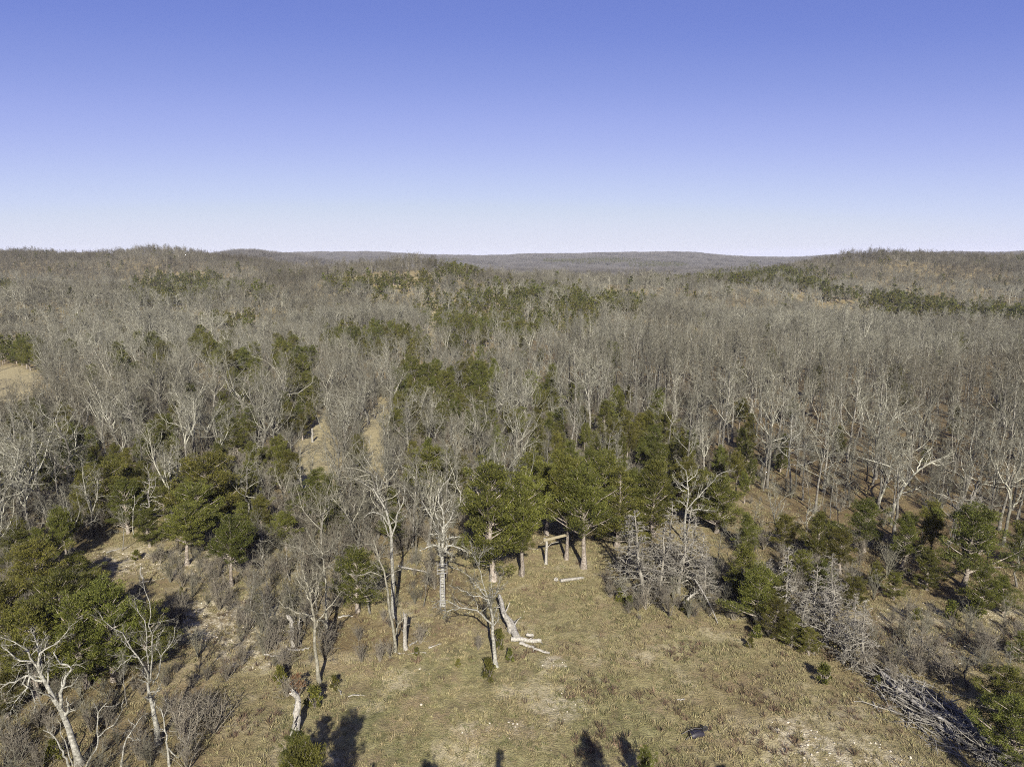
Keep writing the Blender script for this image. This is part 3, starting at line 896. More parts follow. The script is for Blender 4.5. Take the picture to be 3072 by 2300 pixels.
traced_tree((257, 2298), B1((740, 1605), (830, 1450), (850, 1350), (845, 1230), (860, 1130), (920, 1060)), [B1((850, 1350), (920, 1290), (1010, 1220), (1050, 1120), (1060, 1040)), B1((855, 1150), (830, 1100), (810, 1060))],
            'thin white forked sapling right of the leaning corner oak', .085, seed=3, extra=2, n2=4, n3=3, n4=0)
traced_tree((363, 2298), B1((1045, 1610), (1070, 1450), (1090, 1380), (1160, 1270), (1230, 1180)), [B1((1100, 1350), (1180, 1380), (1210, 1370)), B1((1160, 1270), (1140, 1230), (1100, 1200))],
            'thin white bent sapling at the bottom edge, beyond the forked one', .085, seed=4, extra=2, n2=4, n3=3, n4=0)
traced_tree((508, 2297), B1((1465, 1610), (1450, 1480), (1440, 1380), (1420, 1230), (1390, 1110)), [B1((1455, 1450), (1530, 1530), (1600, 1420), (1640, 1290)), B1((1440, 1330), (1400, 1280), (1340, 1270))],
            'thin grey tree at the bottom edge below the upright forked oak', .1, seed=5, extra=3, n2=4, n3=3, n4=0)
traced_tree((207, 2297), B1((600, 1610), (530, 1460), (490, 1380), (440, 1320), (380, 1290)), [B1((630, 1600), (570, 1420), (520, 1290), (500, 1210)), B1((440, 1320), (455, 1270), (460, 1250))],
            'thin pale tree under the leaning corner oak, bent to the left', .1, seed=6, extra=2, n2=4, n3=3, n4=0)
traced_tree((959, 2049), B2((550, 890), (525, 700), (510, 560), (505, 430), (500, 330), (480, 200), (465, 80), (430, 0), (405, -90)),
            [(B2((505, 420), (530, 350), (600, 270), (680, 170), (740, 90)), -.6), (B2((500, 350), (440, 300), (350, 270), (240, 230), (190, 180)), .6), (B2((480, 200), (420, 80), (380, 0), (330, -60)), .7), (B2((470, 110), (520, 20), (530, -60)), -.5)],
            'slim grey forked tree casting a long shadow, left of the clearing', .19, seed=7, m='bark')
traced_tree((990, 1925), B2((640, 535), (615, 400), (610, 200), (600, 0), (590, -100), (585, -180)),
            [(R5((585, 1330), (530, 1270), (480, 1190), (440, 1120)), .6), (R5((585, 1320), (650, 1270), (700, 1190), (730, 1170)), -.5), (B2((620, 440), (590, 370), (540, 350), (500, 380)), .2), (R5((590, 1400), (560, 1300), (570, 1180)), .8), (R5((480, 1340), (420, 1310), (330, 1260), (220, 1240)), .4)],
            'grey tree with spreading limbs, behind the slim forked tree left of the clearing', .19, seed=8, m='bark')
traced_tree((1186, 1955), B2((1205, 620), (1190, 450), (1150, 250), (1140, 100), (1120, 0), (1100, -110), (1050, -210), (1020, -350)),
            [(R5((1085, 1520), (1000, 1490), (880, 1510), (770, 1490)), -.7), (R5((1060, 1380), (1100, 1300), (1130, 1240)), .6), (R5((1100, 1470), (1050, 1440), (1000, 1400)), 1.0), (B2((1195, 480), (1240, 380), (1300, 300), (1340, 280)), .4)],
            'crooked grey tree with a long bare limb to the left, beside the second dead stub', .17, seed=9, m='bark')
traced_tree((1182, 1850), R5((1190, 1870), (1180, 1500), (1165, 1200), (1150, 1050), (1120, 930), (1090, 870), (1020, 810), (1010, 760)),
            [(R5((1170, 1180), (1200, 1080), (1240, 940), (1265, 880), (1285, 800), (1290, 720)), .4), (R5((1150, 1080), (1080, 990), (990, 970), (940, 1010)), -.5), (R5((1100, 880), (1060, 780), (1090, 690)), .6), (R5((1250, 930), (1230, 860), (1240, 760)), .2)],
            'tall grey tree with a high V fork left of the ladder stand', .26, seed=10)
traced_tree((1488, 2000), C6((868, 1806), (850, 1640), (840, 1450), (828, 1330), (815, 1260), (790, 1190)),
            [(C6((830, 1420), (760, 1340), (690, 1300), (560, 1275), (500, 1250), (460, 1215), (350, 1215), (300, 1250)), -.5), (C6((520, 1280), (430, 1300), (300, 1262)), -.7), (C6((430, 1300), (410, 1330), (390, 1360)), -.5),
             (C6((790, 1200), (720, 1170), (650, 1145), (550, 1115), (440, 1070)), .9), (C6((790, 1180), (730, 1110), (690, 1050), (600, 970), (520, 930), (460, 890)), 1.2),
             (C6((790, 1180), (760, 1080), (740, 1000), (710, 900), (680, 820), (620, 760), (560, 700)), .8), (C6((710, 900), (720, 800), (780, 750), (830, 720)), .8), (C6((700, 870), (660, 780), (640, 680)), .9),
             (C6((800, 1180), (820, 1080), (820, 1000)), .2), (C6((810, 1200), (860, 1150), (900, 1020), (940, 930)), -.8), (C6((800, 1190), (880, 1120), (950, 1060)), .4), (C6((770, 1120), (690, 1080), (640, 1010)), .3)],
            'spreading bare tree on a slim white trunk in the middle of the clearing', .235, seed=11, extra=8, n2=11, n4=3, l2=.32)
traced_tree((1328, 1816), C6((385, 1255), (385, 1000), (382, 800), (385, 690), (390, 600), (380, 540)),
            [(C6((380, 800), (355, 740), (355, 640), (330, 560), (300, 470), (240, 380), (200, 310)), -.3), (C6((385, 700), (395, 640), (400, 520), (390, 420), (350, 330), (370, 200), (440, 110), (480, 40)), .4),
             (C6((390, 560), (460, 470), (480, 380), (540, 340), (550, 220)), .8), (C6((390, 760), (430, 720), (500, 720), (560, 740), (620, 790)), -.8), (C6((350, 720), (310, 700), (240, 730), (180, 750)), -.6),
             (C6((395, 650), (450, 640), (550, 640)), .3), (C6((380, 600), (320, 610), (250, 600)), .2), (C6((400, 760), (460, 800), (470, 850)), -.4), (C6((350, 480), (310, 380), (300, 250)), .9), (C6((385, 450), (430, 380), (470, 330), (440, 200)), -.6)],
            'gnarled pale tree carrying the ladder stand on its thick grey trunk', .34, seed=12, n2=12, n4=5, extra=9, rtip=.42, l2=.34)
traced_tree((2056, 1629), R6((1495, 1236), (1490, 1100), (1505, 960), (1520, 860), (1520, 760), (1515, 680), (1500, 600)),
            [(R6((1510, 950), (1580, 860), (1660, 780), (1740, 700), (1790, 640), (1890, 600)), -.4), (R6((1520, 770), (1440, 720), (1380, 640)), .6), (R6((1520, 700), (1560, 670), (1590, 640), (1620, 560)), .5), (R6((1525, 960), (1600, 940), (1700, 955), (1770, 960)), -.8),
             (R6((1500, 790), (1450, 760), (1410, 700)), -.3), (R6((1660, 780), (1700, 720), (1690, 640)), .6), (R6((1600, 850), (1650, 830), (1700, 860)), -.5), (R6((1500, 920), (1460, 880), (1420, 860)), .4)],
            'white forked tree standing behind the dead cedar thicket', .19, seed=13)
traced_tree((2672, 1547), R7((1060, 1000), (1110, 870), (1190, 730), (1290, 610), (1400, 545), (1560, 480)),
            [(R7((1190, 730), (1140, 650), (1050, 570), (900, 530), (780, 490)), .5), (R7((1290, 610), (1330, 500), (1420, 400)), 1.0), (R7((1400, 545), (1500, 560), (1600, 520)), -.6), (R7((1150, 800), (1250, 780), (1330, 740)), -.5)],
            'grey tree leaning far to the right on the brown slope', .27, seed=14, m='bark')
traced_tree((2634, 1523), R7((950, 935), (975, 830), (1005, 770), (1050, 650), (1060, 560), (1100, 420)),
            [(R7((1040, 670), (980, 560), (930, 420)), .5), (R7((1055, 600), (1120, 500), (1180, 360)), -.3)],
            'grey tree close to the foot of the far leaning tree', .22, seed=15, m='bark')
traced_tree((3009, 1638), R7((2030, 1262), (2060, 1100), (2090, 950), (2095, 820), (2120, 700), (2180, 560), (2200, 400)),
            [(R7((2090, 850), (2060, 740), (2080, 640), (2050, 520)), .5), (R7((2095, 780), (2000, 660), (1960, 520)), .4), (R7((2120, 920), (2160, 860), (2200, 760)), -.4)],
            'dark grey tree at the right edge with long shadows behind', .25, seed=16, m='bark')
traced_tree((2977, 1475), R7((1940, 792), (1970, 620), (2000, 450), (2040, 300), (2060, 180)), [(R7((1985, 540), (2060, 440), (2120, 360)), .4), (R7((2000, 440), (1940, 320), (1930, 220)), .4)],
            'slim grey tree uphill of the dark right edge tree', .18, seed=17, m='bark')
traced_tree((2908, 1668), R7((1740, 1345), (1745, 1000), (1750, 900), (1755, 830), (1780, 780)), [(R7((1755, 835), (1800, 830), (1850, 860)), .2), (R7((1745, 960), (1650, 980), (1520, 1025)), -.5), (R7((1750, 945), (1830, 910), (1850, 860)), .4), (R7((1745, 965), (1900, 1000), (2010, 1010)), -.3), (R7((1745, 930), (1650, 880), (1500, 830)), .5)],
            'dead white topped tree rising out of the big cedar at right', .12, seed=18, m='deadwood', tw='deadcedar')
traced_tree((2373, 1481), R7((200, 812), (190, 620), (180, 480), (200, 300), (210, 120)), [(R7((185, 520), (100, 420), (20, 360)), .4), (R7((185, 470), (280, 420), (400, 440)), -.3), (R7((195, 360), (280, 280), (330, 180)), .5), (R7((180, 560), (300, 560), (420, 520)), -.6)],
            'pale oak at the corner of the brown slope above the right cedars', .2, seed=19)
traced_tree((443, 1627), Zm(0, 1200, .3472, [(1278, 1232), (1282, 1000), (1288, 800), (1292, 640)]),
            [(Zm(0, 1200, .3472, [(1280, y), (1280 + dx * .5, y - 8), (1280 + dx, y + dy)]), d) for y, dx, dy, d in
             ((1040, -80, 0, .2), (1035, 90, 10, -.2), (960, 100, -30, .3), (930, -60, -10, .4), (870, 90, 20, -.5), (840, 120, -10, .3), (800, -50, -20, -.3), (760, 60, -20, .4), (720, -40, -20, .3), (700, 50, -10, -.3), (1000, 130, -10, .8), (900, -70, 10, -.8))],
            'straight dead tree with short level branches on the left slope', .12, seed=20, m='deadwood', tw='deadcedar', extra=6, n2=4, n3=2, n4=0)
traced_tree((400, 1613), Zm(0, 1200, .3472, [(1150, 1190), (1150, 1060), (1155, 950), (1165, 880), (1160, 820)]), [Zm(0, 1200, .3472, [(1150, 950), (1110, 910), (1065, 905)]), Zm(0, 1200, .3472, [(1165, 900), (1200, 850), (1240, 830)])],
            'small white Y shaped tree left of the straight dead tree', .09, seed=21, extra=2, n2=4, n3=3, n4=0)

# single trees that need no tracing: (base x, base y, top y, form, width, label)
for bx, by, ty, fm, wd, lb in [
    (368, 1651, 1500, 'slender', 1.1, 'thin grey tree at the upper rim of the open left slope'), (271, 1627, 1490, 'slender', 1.2, 'thin leaning grey tree left of the rim of the open slope'),
    (58, 1800, 1610, 'slender', 1.2, 'thin pale tree at the left edge above the cedar clump'), (64, 1885, 1740, 'slender', 1.0, 'thin dead pole tree beside the dark left cedar clump'),
    (150, 1640, 1470, 'crooked', 1.0, 'crooked grey tree above the left cedar clump'), (20, 1680, 1440, 'spreading', 1.0, 'wide bare oak cut by the left edge'), (90, 1600, 1380, 'forked', 1.0, 'forked bare oak near the left edge of the wood'),
    (780, 1700, 1520, 'crooked', .9, 'pale crooked tree between the bent cedar and the left snag'), (775, 1640, 1500, 'slender', 1.1, 'slender tree with a lichen grey stem left of the conical cedar'),
    (905, 1790, 1600, 'narrow', .8, 'grey tree among brush behind the first dead stub'), (1060, 1660, 1440, 'forked', .9, 'forked bare tree above the low cedar left of the ladder stand'),
    (1072, 1650, 1470, 'narrow', .9, 'straight bare tree above the low cedar left of the ladder stand'), (1249, 1668, 1480, 'narrow', .8, 'straight thick stem half hidden behind the ladder stand'),
    (1238, 1640, 1330, 'narrow', .9, 'tall straight tree behind the ladder stand'), (1165, 1560, 1310, 'narrow', .8, 'tall leaning pale trunk below the right dirt track'),
    (1245, 1490, 1330, 'narrow', .9, 'pale trunk above the ladder stand'), (1375, 1420, 1240, 'spreading', .8, 'pale trunk left of the big clearing cedars'),
    (1640, 1470, 1270, 'narrow', .9, 'thin white stem among the cedars above the beam'), (1750, 1330, 1200, 'spreading', 1.1, 'wide fan shaped oak above the mixed cedars'),
    (1595, 1275, 1130, 'spreading', 1.0, 'short trunked oak high above the big cedars'), (1830, 1430, 1240, 'crooked', .9, 'leaning bare tree among the cedars right of the beam'),
    (2065, 1370, 1240, 'forked', .9, 'white forked tree above the dead cedar thicket'), (2330, 1530, 1390, 'slender', 1.0, 'thin sapling at the foot of the tall wood'), (2250, 1592, 1480, 'slender', 1.2, 'lone thin tree right of the dead cedar thicket'),
    (2432, 1516, 1400, 'slender', 1.0, 'left one of two thin saplings on the brown slope'), (2465, 1514, 1390, 'slender', 1.0, 'right one of two thin saplings on the brown slope'),
    (2599, 1442, 1260, 'narrow', .9, 'thick straight oak at the top of the brown slope'), (2766, 1632, 1430, 'narrow', .7, 'straight tree between the two right cedars'),
    (2900, 1470, 1250, 'narrow', .9, 'straight oak above the white topped dead tree'), (2720, 1440, 1230, 'spreading', .9, 'wide oak above the leaning tree'), (2810, 1520, 1330, 'narrow', .8, 'straight oak on the litter right of the leaning tree'),
    (3050, 1560, 1290, 'narrow', .9, 'oak cut by the right edge of the picture'), (2485, 1302, 1080, 'narrow', .8, 'dark trunked oak deep in the tall wood'), (2540, 1500, 1330, 'crooked', .8, 'crooked oak above the two thin saplings'),
    (940, 1590, 1470, 'forked', .9, 'low bare tree below the left dirt track'), (870, 1740, 1600, 'crooked', 1.1, 'low twiggy tree right of the conical cedar'), (1010, 1720, 1560, 'forked', .8, 'brown twiggy tree left of the V forked tree'),
    (2330, 1620, 1450, 'spreading', .9, 'wide bare oak above the low right cedars'), (2520, 1610, 1430, 'slender', 1.1, 'slim tree between the right cedars'), (2840, 1680, 1470, 'slender', 1.1, 'slim tree left of the largest right cedar'), (2960, 1720, 1500, 'narrow', .8, 'straight tree right of the largest right cedar'), (3050, 1760, 1560, 'crooked', .9, 'crooked tree at the right edge below the litter'),
    (2420, 1630, 1480, 'crooked', .9, 'crooked tree over the row of right cedars'), (2150, 1720, 1560, 'slender', 1.1, 'slim grey tree at the right of the dead thicket'), (30, 1900, 1700, 'crooked', 1.0, 'grey crooked tree at the left edge by the clump'), (130, 2130, 1930, 'slender', 1.2, 'thin grey tree before the left clump'), (380, 2120, 1950, 'slender', 1.1, 'thin grey tree left of the upright forked oak'),
    (740, 1860, 1700, 'slender', 1.2, 'thin tree on the stony slope'), (800, 1900, 1720, 'crooked', 1.0, 'twisted small tree beside the stony slope'), (900, 1880, 1720, 'slender', 1.1, 'thin stem behind the first dead stub'), (1030, 1820, 1640, 'slender', 1.1, 'thin stem left of the round cedar'), (1110, 1840, 1660, 'crooked', 1.0, 'brown tree right of the round cedar'),
    (1270, 1820, 1650, 'slender', 1.0, 'thin tree close left of the ladder stand'), (1000, 1780, 1590, 'crooked', 1.0, 'tangled tree above the round cedar'), (950, 1840, 1680, 'forked', .9, 'small forked tree left of the round cedar'), (3030, 2080, 1930, 'slender', 1.2, 'thin tree at the right edge behind the brush pile'), (2900, 2060, 1920, 'crooked', 1.1, 'low crooked tree behind the brush pile'),
    (690, 1720, 1560, 'slender', 1.0, 'slim tree beside the bent cedar trunk'), (820, 1810, 1620, 'slender', 1.2, 'grey sapling above the first dead stub')]:
    base = G(bx, by); put_tree('bare_tree', (fm, int(rng.integers(3))), tuple(base - [0, 0, .05]), max(2.5, height_at(base, ty)), lb, 'bare tree', 'leafless trees around the clearing', rng.uniform(0, 6.28), wd, (rng.normal(0, .03), rng.normal(0, .03)))

CEDW = {'cone': 3.3, 'oval': 4.2, 'high': 4.4, 'broad': 5.2}
for bx, by, ty, cw, fm, lb in [
    (561, 1693, 1500, 150, 'high', 'high crowned cedar on a pale trunk at the top of the left slope'), (637, 1580, 1346, 185, 'oval', 'tallest cedar behind the left slope'),
    (694, 1758, 1535, 115, 'high', 'cedar on a thin bent grey trunk right of the left slope'), (500, 1560, 1410, 100, 'oval', 'dark cedar behind the straight dead tree'),
    (330, 1560, 1375, 130, 'oval', 'cedar left of the thin Y shaped tree'), (385, 1600, 1430, 110, 'broad', 'bronze cedar below the left wood'), (215, 1640, 1522, 70, 'high', 'small round cedar on a thin stem in the left wood'),
    (130, 1820, 1610, 160, 'oval', 'upper dark cedar of the left clump'), (200, 2000, 1700, 180, 'oval', 'tall olive cedar in the middle of the left clump'), (262, 2060, 1770, 170, 'oval', 'cedar with a dark bare trunk in the left clump'),
    (345, 2040, 1720, 170, 'oval', 'cedar at the right end of the left clump'), (290, 1900, 1710, 130, 'oval', 'bright topped cedar at the back of the left clump'), (30, 2010, 1730, 170, 'oval', 'dark cedar at the left edge of the clump'), (110, 2090, 1800, 180, 'oval', 'low wide cedar in front of the left clump'),
    (435, 2020, 1800, 150, 'oval', 'dark cedar behind the upright forked oak'), (20, 2150, 2010, 80, 'cone', 'small cedar under the left corner oak limbs'),
    (940, 1570, 1405, 95, 'cone', 'lone conical cedar below the left dirt track'), (790, 1620, 1480, 70, 'oval', 'cedar with a twisted bare leader near the conical cedar'), (1075, 1836, 1632, 125, 'oval', 'round cedar with a straight trunk left of the ladder stand'),
    (1480, 1742, 1368, 190, 'oval', 'left and tallest of the big cedars at the head of the clearing'), (1565, 1724, 1400, 140, 'high', 'twin trunked big cedar left of the beam'), (1566, 1729, 1470, 85, 'high', 'lower big cedar on the right twin trunk'),
    (1699, 1678, 1340, 115, 'high', 'cedar whose dark trunk holds the beam'), (1751, 1704, 1385, 165, 'high', 'big cedar on a flaring trunk right of the beam'), (1640, 1605, 1370, 120, 'high', 'dark cedar behind the post'), (2240, 1660, 1540, 90, 'cone', 'small cedar on the grass right of the thicket'), (2520, 1720, 1580, 100, 'oval', 'dark cedar between the second and the bright round one'), (2780, 1770, 1640, 110, 'broad', 'low cedar before the thin crowned one'), (2940, 1840, 1690, 110, 'oval', 'dark cedar below the largest right cedar'),
    (3055, 1700, 1560, 100, 'oval', 'cedar cut by the right edge on the litter'), (2330, 1860, 1720, 90, 'broad', 'low cedar left of the silver dead cedar'), (2680, 1800, 1710, 90, 'broad', 'low cedar on the right slope'), (60, 1720, 1580, 110, 'oval', 'cedar above the left clump at the edge'), (240, 1780, 1650, 100, 'oval', 'small cedar above the middle of the left clump'),
    (450, 1640, 1520, 80, 'oval', 'small cedar beside the straight dead tree'), (590, 1630, 1440, 120, 'oval', 'cedar behind the high crowned one'), (740, 1640, 1500, 90, 'cone', 'cedar above the bent grey trunk'), (860, 1650, 1530, 80, 'oval', 'small cedar right of the conical one'), (1010, 1610, 1500, 70, 'cone', 'small cedar at the track fork'), (1180, 1640, 1530, 70, 'oval', 'small cedar below the right track'),
    (1850, 1640, 1390, 120, 'cone', 'pointed cedar right of the big clearing cedars'), (1960, 1610, 1365, 110, 'cone', 'pointed cedar behind the dead thicket'), (2150, 1598, 1420, 150, 'oval', 'wide bronze cedar right of the white forked tree'),
    (1900, 1600, 1400, 110, 'oval', 'rounded cedar between the two pointed ones'), (2090, 1570, 1400, 100, 'oval', 'cedar behind the white forked tree'), (1289, 1500, 1330, 110, 'oval', 'cedar beyond the tall V forked tree'),
    (1800, 1600, 1340, 110, 'oval', 'dark cedar at the back of the clearing'), (1590, 1590, 1345, 110, 'cone', 'cedar peeking over the big clearing cedars'),
    (2225, 1800, 1620, 120, 'cone', 'pointed cedar on the open slope right of the thicket'), (2275, 1880, 1690, 130, 'oval', 'dark cedar at the edge of the right hedge'), (2250, 1840, 1730, 120, 'broad', 'dark low cedar filling the right hedge'), (2320, 1915, 1790, 120, 'broad', 'spreading cedar low in the right hedge'), (2375, 1940, 1840, 110, 'broad', 'low cedar at the lower end of the hedge'), (2425, 1965, 1880, 100, 'broad', 'last low cedar of the right hedge'), (2470, 1790, 1680, 120, 'broad', 'low cedar behind the grey dead cedars'), (2560, 1830, 1720, 100, 'broad', 'low cedar above the ribbed dead cedar'),
    (2350, 1660, 1535, 95, 'oval', 'left cedar of the row below the brown slope'), (2455, 1700, 1525, 105, 'cone', 'second cedar of the row below the brown slope'), (2592, 1655, 1490, 125, 'oval', 'bright round cedar in the row below the brown slope'),
    (2705, 1700, 1530, 95, 'oval', 'thin cedar right of the bright round one'), (2620, 1760, 1680, 95, 'broad', 'low bushy cedar under the bright round one'), (2890, 1760, 1500, 200, 'oval', 'largest cedar at the right below the tall wood'),
    (2790, 1690, 1490, 90, 'high', 'thin crowned cedar left of the largest right cedar'), (3010, 1840, 1720, 70, 'cone', 'narrow cedar near the right edge with black shade behind'), (2400, 1760, 1640, 90, 'broad', 'low cedar among the grey dead cedars'),
    (3025, 2165, 1990, 170, 'broad', 'dull cedar behind the brush pile'), (3040, 2300, 2080, 210, 'broad', 'dark cedar in the bottom right corner'), (3060, 1985, 1890, 80, 'broad', 'cedar cut by the right edge above the brush pile')]:
    base = G(bx, by); h = max(2., height_at(base, ty)); k = (fm, int(rng.integers(3))); s = h / HEIGHT[k]
    dep = base[1] * CP + (CAM_Z - base[2]) * SP
    put_tree('cedar_tree', k, tuple(base - [0, 0, .05]), h, lb, 'cedar tree', 'green cedars around the clearing', rng.uniform(0, 6.28), float(np.clip(1.25 * cw * dep / FPX / (CEDW[fm] * s), .65, 1.7)) * (.82 if bx > 2330 and by < 2000 else 1.0))

# cedars at and below the bottom edge; their shadows reach into the picture
def behind(px, py, h):
    """foot of a tree of height h whose shadow ends at the pixel"""
    p = G(px, py); L = h / math.tan(SUN_EL)
    x = p[0] - math.sin(SUN_AZ + PI) * L; y = p[1] - math.cos(SUN_AZ + PI) * L
    return (x, y, float(H(x, y)) - .05)
for base, h, fm, wd, lb in [(tuple(G(900, 2420)), 5.4, 'oval', .8, 'bright cedar cut by the bottom edge left of centre'), (behind(1046, 2146, 9.5), 9.5, 'oval', .75, 'cedar below the bottom edge throwing the left shadow'),
                            (behind(1284, 2258, 8.5), 8.5, 'cone', .8, 'cedar below the bottom edge throwing the second shadow'), (behind(1490, 2205, 8.2), 8.2, 'cone', .5, 'thin cedar below the bottom edge throwing the faint shadow'),
                            (behind(1748, 2168, 9.6), 9.6, 'oval', .72, 'cedar below the bottom edge throwing the tall central shadow'), (behind(1868, 2215, 7.6), 7.6, 'cone', .55, 'narrow cedar below the bottom edge beside the central shadow'),
                            (tuple(G(1930, 2390)), 3.6, 'broad', .75, 'cedar cut by the bottom edge right of centre'), (behind(2150, 2275, 9.0), 9.0, 'cone', .8, 'cedar below the bottom edge throwing the right shadow'),
                            ((31., 33.5, float(H(31, 33.5))), 6.5, 'oval', .9, 'cedar below the bottom right corner')]:
    put_tree('cedar_tree', (fm, int(rng.integers(3))), base, h, lb, 'cedar tree', 'green cedars around the clearing', rng.uniform(0, 6.28), wd)

for bx, by, ty, lb, wd in [
    (1930, 1800, 1530, 'whitest dead cedar on the left of the dead thicket', 1.0), (1985, 1790, 1560, 'dead cedar in the middle of the dead thicket', 1.0), (2035, 1780, 1510, 'tall dead cedar on the right of the dead thicket', .95),
    (1880, 1740, 1540, 'dead cedar at the clearing edge of the dead thicket', 1.0), (2090, 1760, 1600, 'low dead cedar on the outer right of the dead thicket', 1.1), (2000, 1700, 1500, 'dead cedar at the back of the dead thicket', 1.0),
    (2060, 1725, 1545, 'dead cedar below the white forked tree', 1.1), (2110, 1800, 1650, 'low dead cedar at the right foot of the dead thicket', 1.3),
    (2480, 1930, 1740, 'wide grey dead cedar above the brush pile', 1.2), (2530, 1990, 1830, 'low dead cedar at the head of the brush pile', 1.3), (2310, 1830, 1670, 'dead cedar left of the silver one', 1.0),
    (2346, 1880, 1640, 'silver dead cedar standing alone right of the open slope', .9), (2440, 1900, 1690, 'grey dead cedar between the silver one and the leaning branches', 1.0), (2500, 1850, 1660, 'thin grey dead cedar behind the right hedge', 1.0),
    (2589, 2010, 1790, 'broken dead cedar with long ribs above the brush pile', .9), (2560, 1930, 1780, 'brittle dead cedar behind the ribbed one', 1.0), (2390, 1930, 1760, 'dead cedar over the low green hedge', 1.0)]:
    base = G(bx, by); put_tree('dead_cedar', ('dead', int(rng.integers(3))), tuple(base - [0, 0, .05]), height_at(base, ty), lb, 'dead cedar', 'dead grey cedars', rng.uniform(0, 6.28), wd * rng.uniform(.95, 1.35), (rng.normal(0, .06), rng.normal(0, .06)))

# shrubs
SHR = [mk_mesh('bare_shrub', shrub_form(40 + i, 16, 2.2, 22 + 6 * i)) for i in range(3)]
for bx, by, h, lb, wd in [
    (1084, 1985, 2.1, 'left fan shaped bare shrub at the clearing edge', .8), (1138, 1985, 2.2, 'right fan shaped bare shrub at the clearing edge', .8), (1170, 1975, 1.6, 'thin bare shrub next to the second dead stub', .7),
    (1434, 1950, 1.7, 'small bare shrub left of the white trunk', .8), (560, 2240, 3.2, 'dark brown thicket shrub below the left slope', 1.1), (640, 2200, 3.0, 'dark brown thicket shrub at the clearing side', 1.1), (600, 2160, 2.6, 'upper shrub of the dark thicket', 1.0),
    (530, 2170, 2.4, 'thicket shrub next to the upright forked oak', 1.0), (520, 1850, 2.6, 'grey round shrub behind the dark shade', 1.0), (550, 1830, 2.3, 'grey shrub above the black shade on the slope', 1.0), (460, 1690, 1.7, 'small round grey shrub on the left slope', 1.0),
    (2680, 2010, 2.6, 'dark twiggy shrub behind the brush pile', 1.2), (2750, 1990, 2.8, 'dark shrub over the middle of the brush pile', 1.2), (2840, 2050, 3.0, 'tall dark shrub behind the brush pile', 1.1), (2800, 1960, 2.4, 'brown shrub on the right slope', 1.2),
    (2950, 1980, 2.8, 'silvery shrub on the right slope', 1.1), (2200, 1860, 1.8, 'grey shrub at the tip of the dead thicket', 1.3), (2140, 1830, 2.0, 'tangled shrub under the dead thicket', 1.2), (930, 1760, 3., 'brown shrub under the conical cedar', 1.0),
    (980, 1700, 3.2, 'pale brown shrub under the brown twiggy tree', 1.0), (1050, 1760, 2.6, 'brown shrub left of the round cedar', 1.0), (840, 1900, 2.2, 'brown shrub left of the first dead stub', 1.2), (800, 1960, 1.9, 'low shrub on the stony slope', 1.3), (860, 2090, 1.7, 'shrub behind the split stump', 1.1),
    (1260, 1930, 2., 'dark shrub right of the second dead stub', .9), (120, 2180, 2.2, 'brown shrub under the corner oak', 1.2), (320, 2180, 2., 'brown shrub between the corner saplings', 1.2), (420, 2280, 2.2, 'brown shrub at the bottom edge', 1.2), (40, 2250, 2.3, 'brown shrub in the left corner', 1.2)]:
    b = G(bx, by); o = link('bare_shrub', SHR[int(rng.integers(3))]); s = h / 2.2
    o.location = b; o.rotation_euler = (0, 0, rng.uniform(0, 6.28)); o.scale = (s * wd, s * wd, s)
    tag(o, lb, 'shrub', 'leafless shrubs')
BUSH = []
for i in range(3):
    st, fo = bush_form(60 + i, 1.5, .62); BUSH.append((mk_mesh('bush_stems', st), mk_mesh('bush_foliage', fo)))
for bx, by, h, lb, wd in [
    (1466, 2045, 2.1, 'green cedar bush at the foot of the white trunk', .75), (1498, 1950, 2.0, 'green cedar bush behind the white trunk', .7), (945, 2125, 1.9, 'dark cedar bush at the clearing edge near the split stump', 1.0), (1004, 2070, 1.3, 'small cedar bush above the dark bush', .8),
    (843, 2055, 1.7, 'cedar bush above the split stump', 1.0), (1530, 1985, 1.2, 'brownish cedar bush by the fallen logs', .8), (1859, 1803, 1.3, 'small bush at the left foot of the dead thicket', 1.0), (1888, 1828, 1.4, 'small bush in front of the dead thicket', .9),
    (2471, 2050, 1.7, 'lone round cedar bush on the grass', 1.1), (2420, 1950, 1.9, 'cedar bush of the low green hedge', 1.3), (2370, 1915, 1.8, 'second bush of the low green hedge', 1.3), (2330, 1900, 1.7, 'hedge bush at the foot of the silver dead cedar', 1.2), (2270, 1915, 1.3, 'low bush left of the green hedge', 1.2),
    (2750, 1860, 1.2, 'low green bush on the stony right slope', 1.3), (2850, 1860, 2.0, 'cedar bush with a long shadow on the right slope', 1.0), (2930, 1850, 1.8, 'dark bush near the narrow right cedar', 1.3), (875, 1830, 1.5, 'cedar bush above the first dead stub', 1.2),
    (480, 1680, 1.4, 'low olive bush on the left slope rim', 1.6), (410, 1680, 1.2, 'small olive bush on the left slope', 1.2), (545, 1790, 1.0, 'tiny cedar in the middle of the left slope', .8), (770, 1820, 1.2, 'low bush beside the pale bare patch', 1.2), (1375, 2000, .7, 'tiny brown bush on the grass', 1.0), (1250, 1968, .8, 'tiny dark bush beside the pale fallen limb', .9),
    (2060, 1840, 1.3, 'brownish bush under the dead thicket', 1.2), (2630, 2060, 1.0, 'brown bush at the head of the brush pile', 1.0), (2250, 1945, 1.0, 'small bush at the clearing corner', 1.0), (160, 2280, 1.5, 'brownish bush in the bottom left corner', 1.2)]:
    b = G(bx, by); s = h / 1.5
    o = root('cedar_bush', tuple(b), lb, 'bush', 'low cedar bushes', rng.uniform(0, 6.28), (s * wd, s * wd, s))
    k = int(rng.integers(3)); link('stem', BUSH[k][0], o); link('foliage', BUSH[k][1], o)
st, fo = bush_form(77, 2.3, 1.0, 'oakleaf', 520)
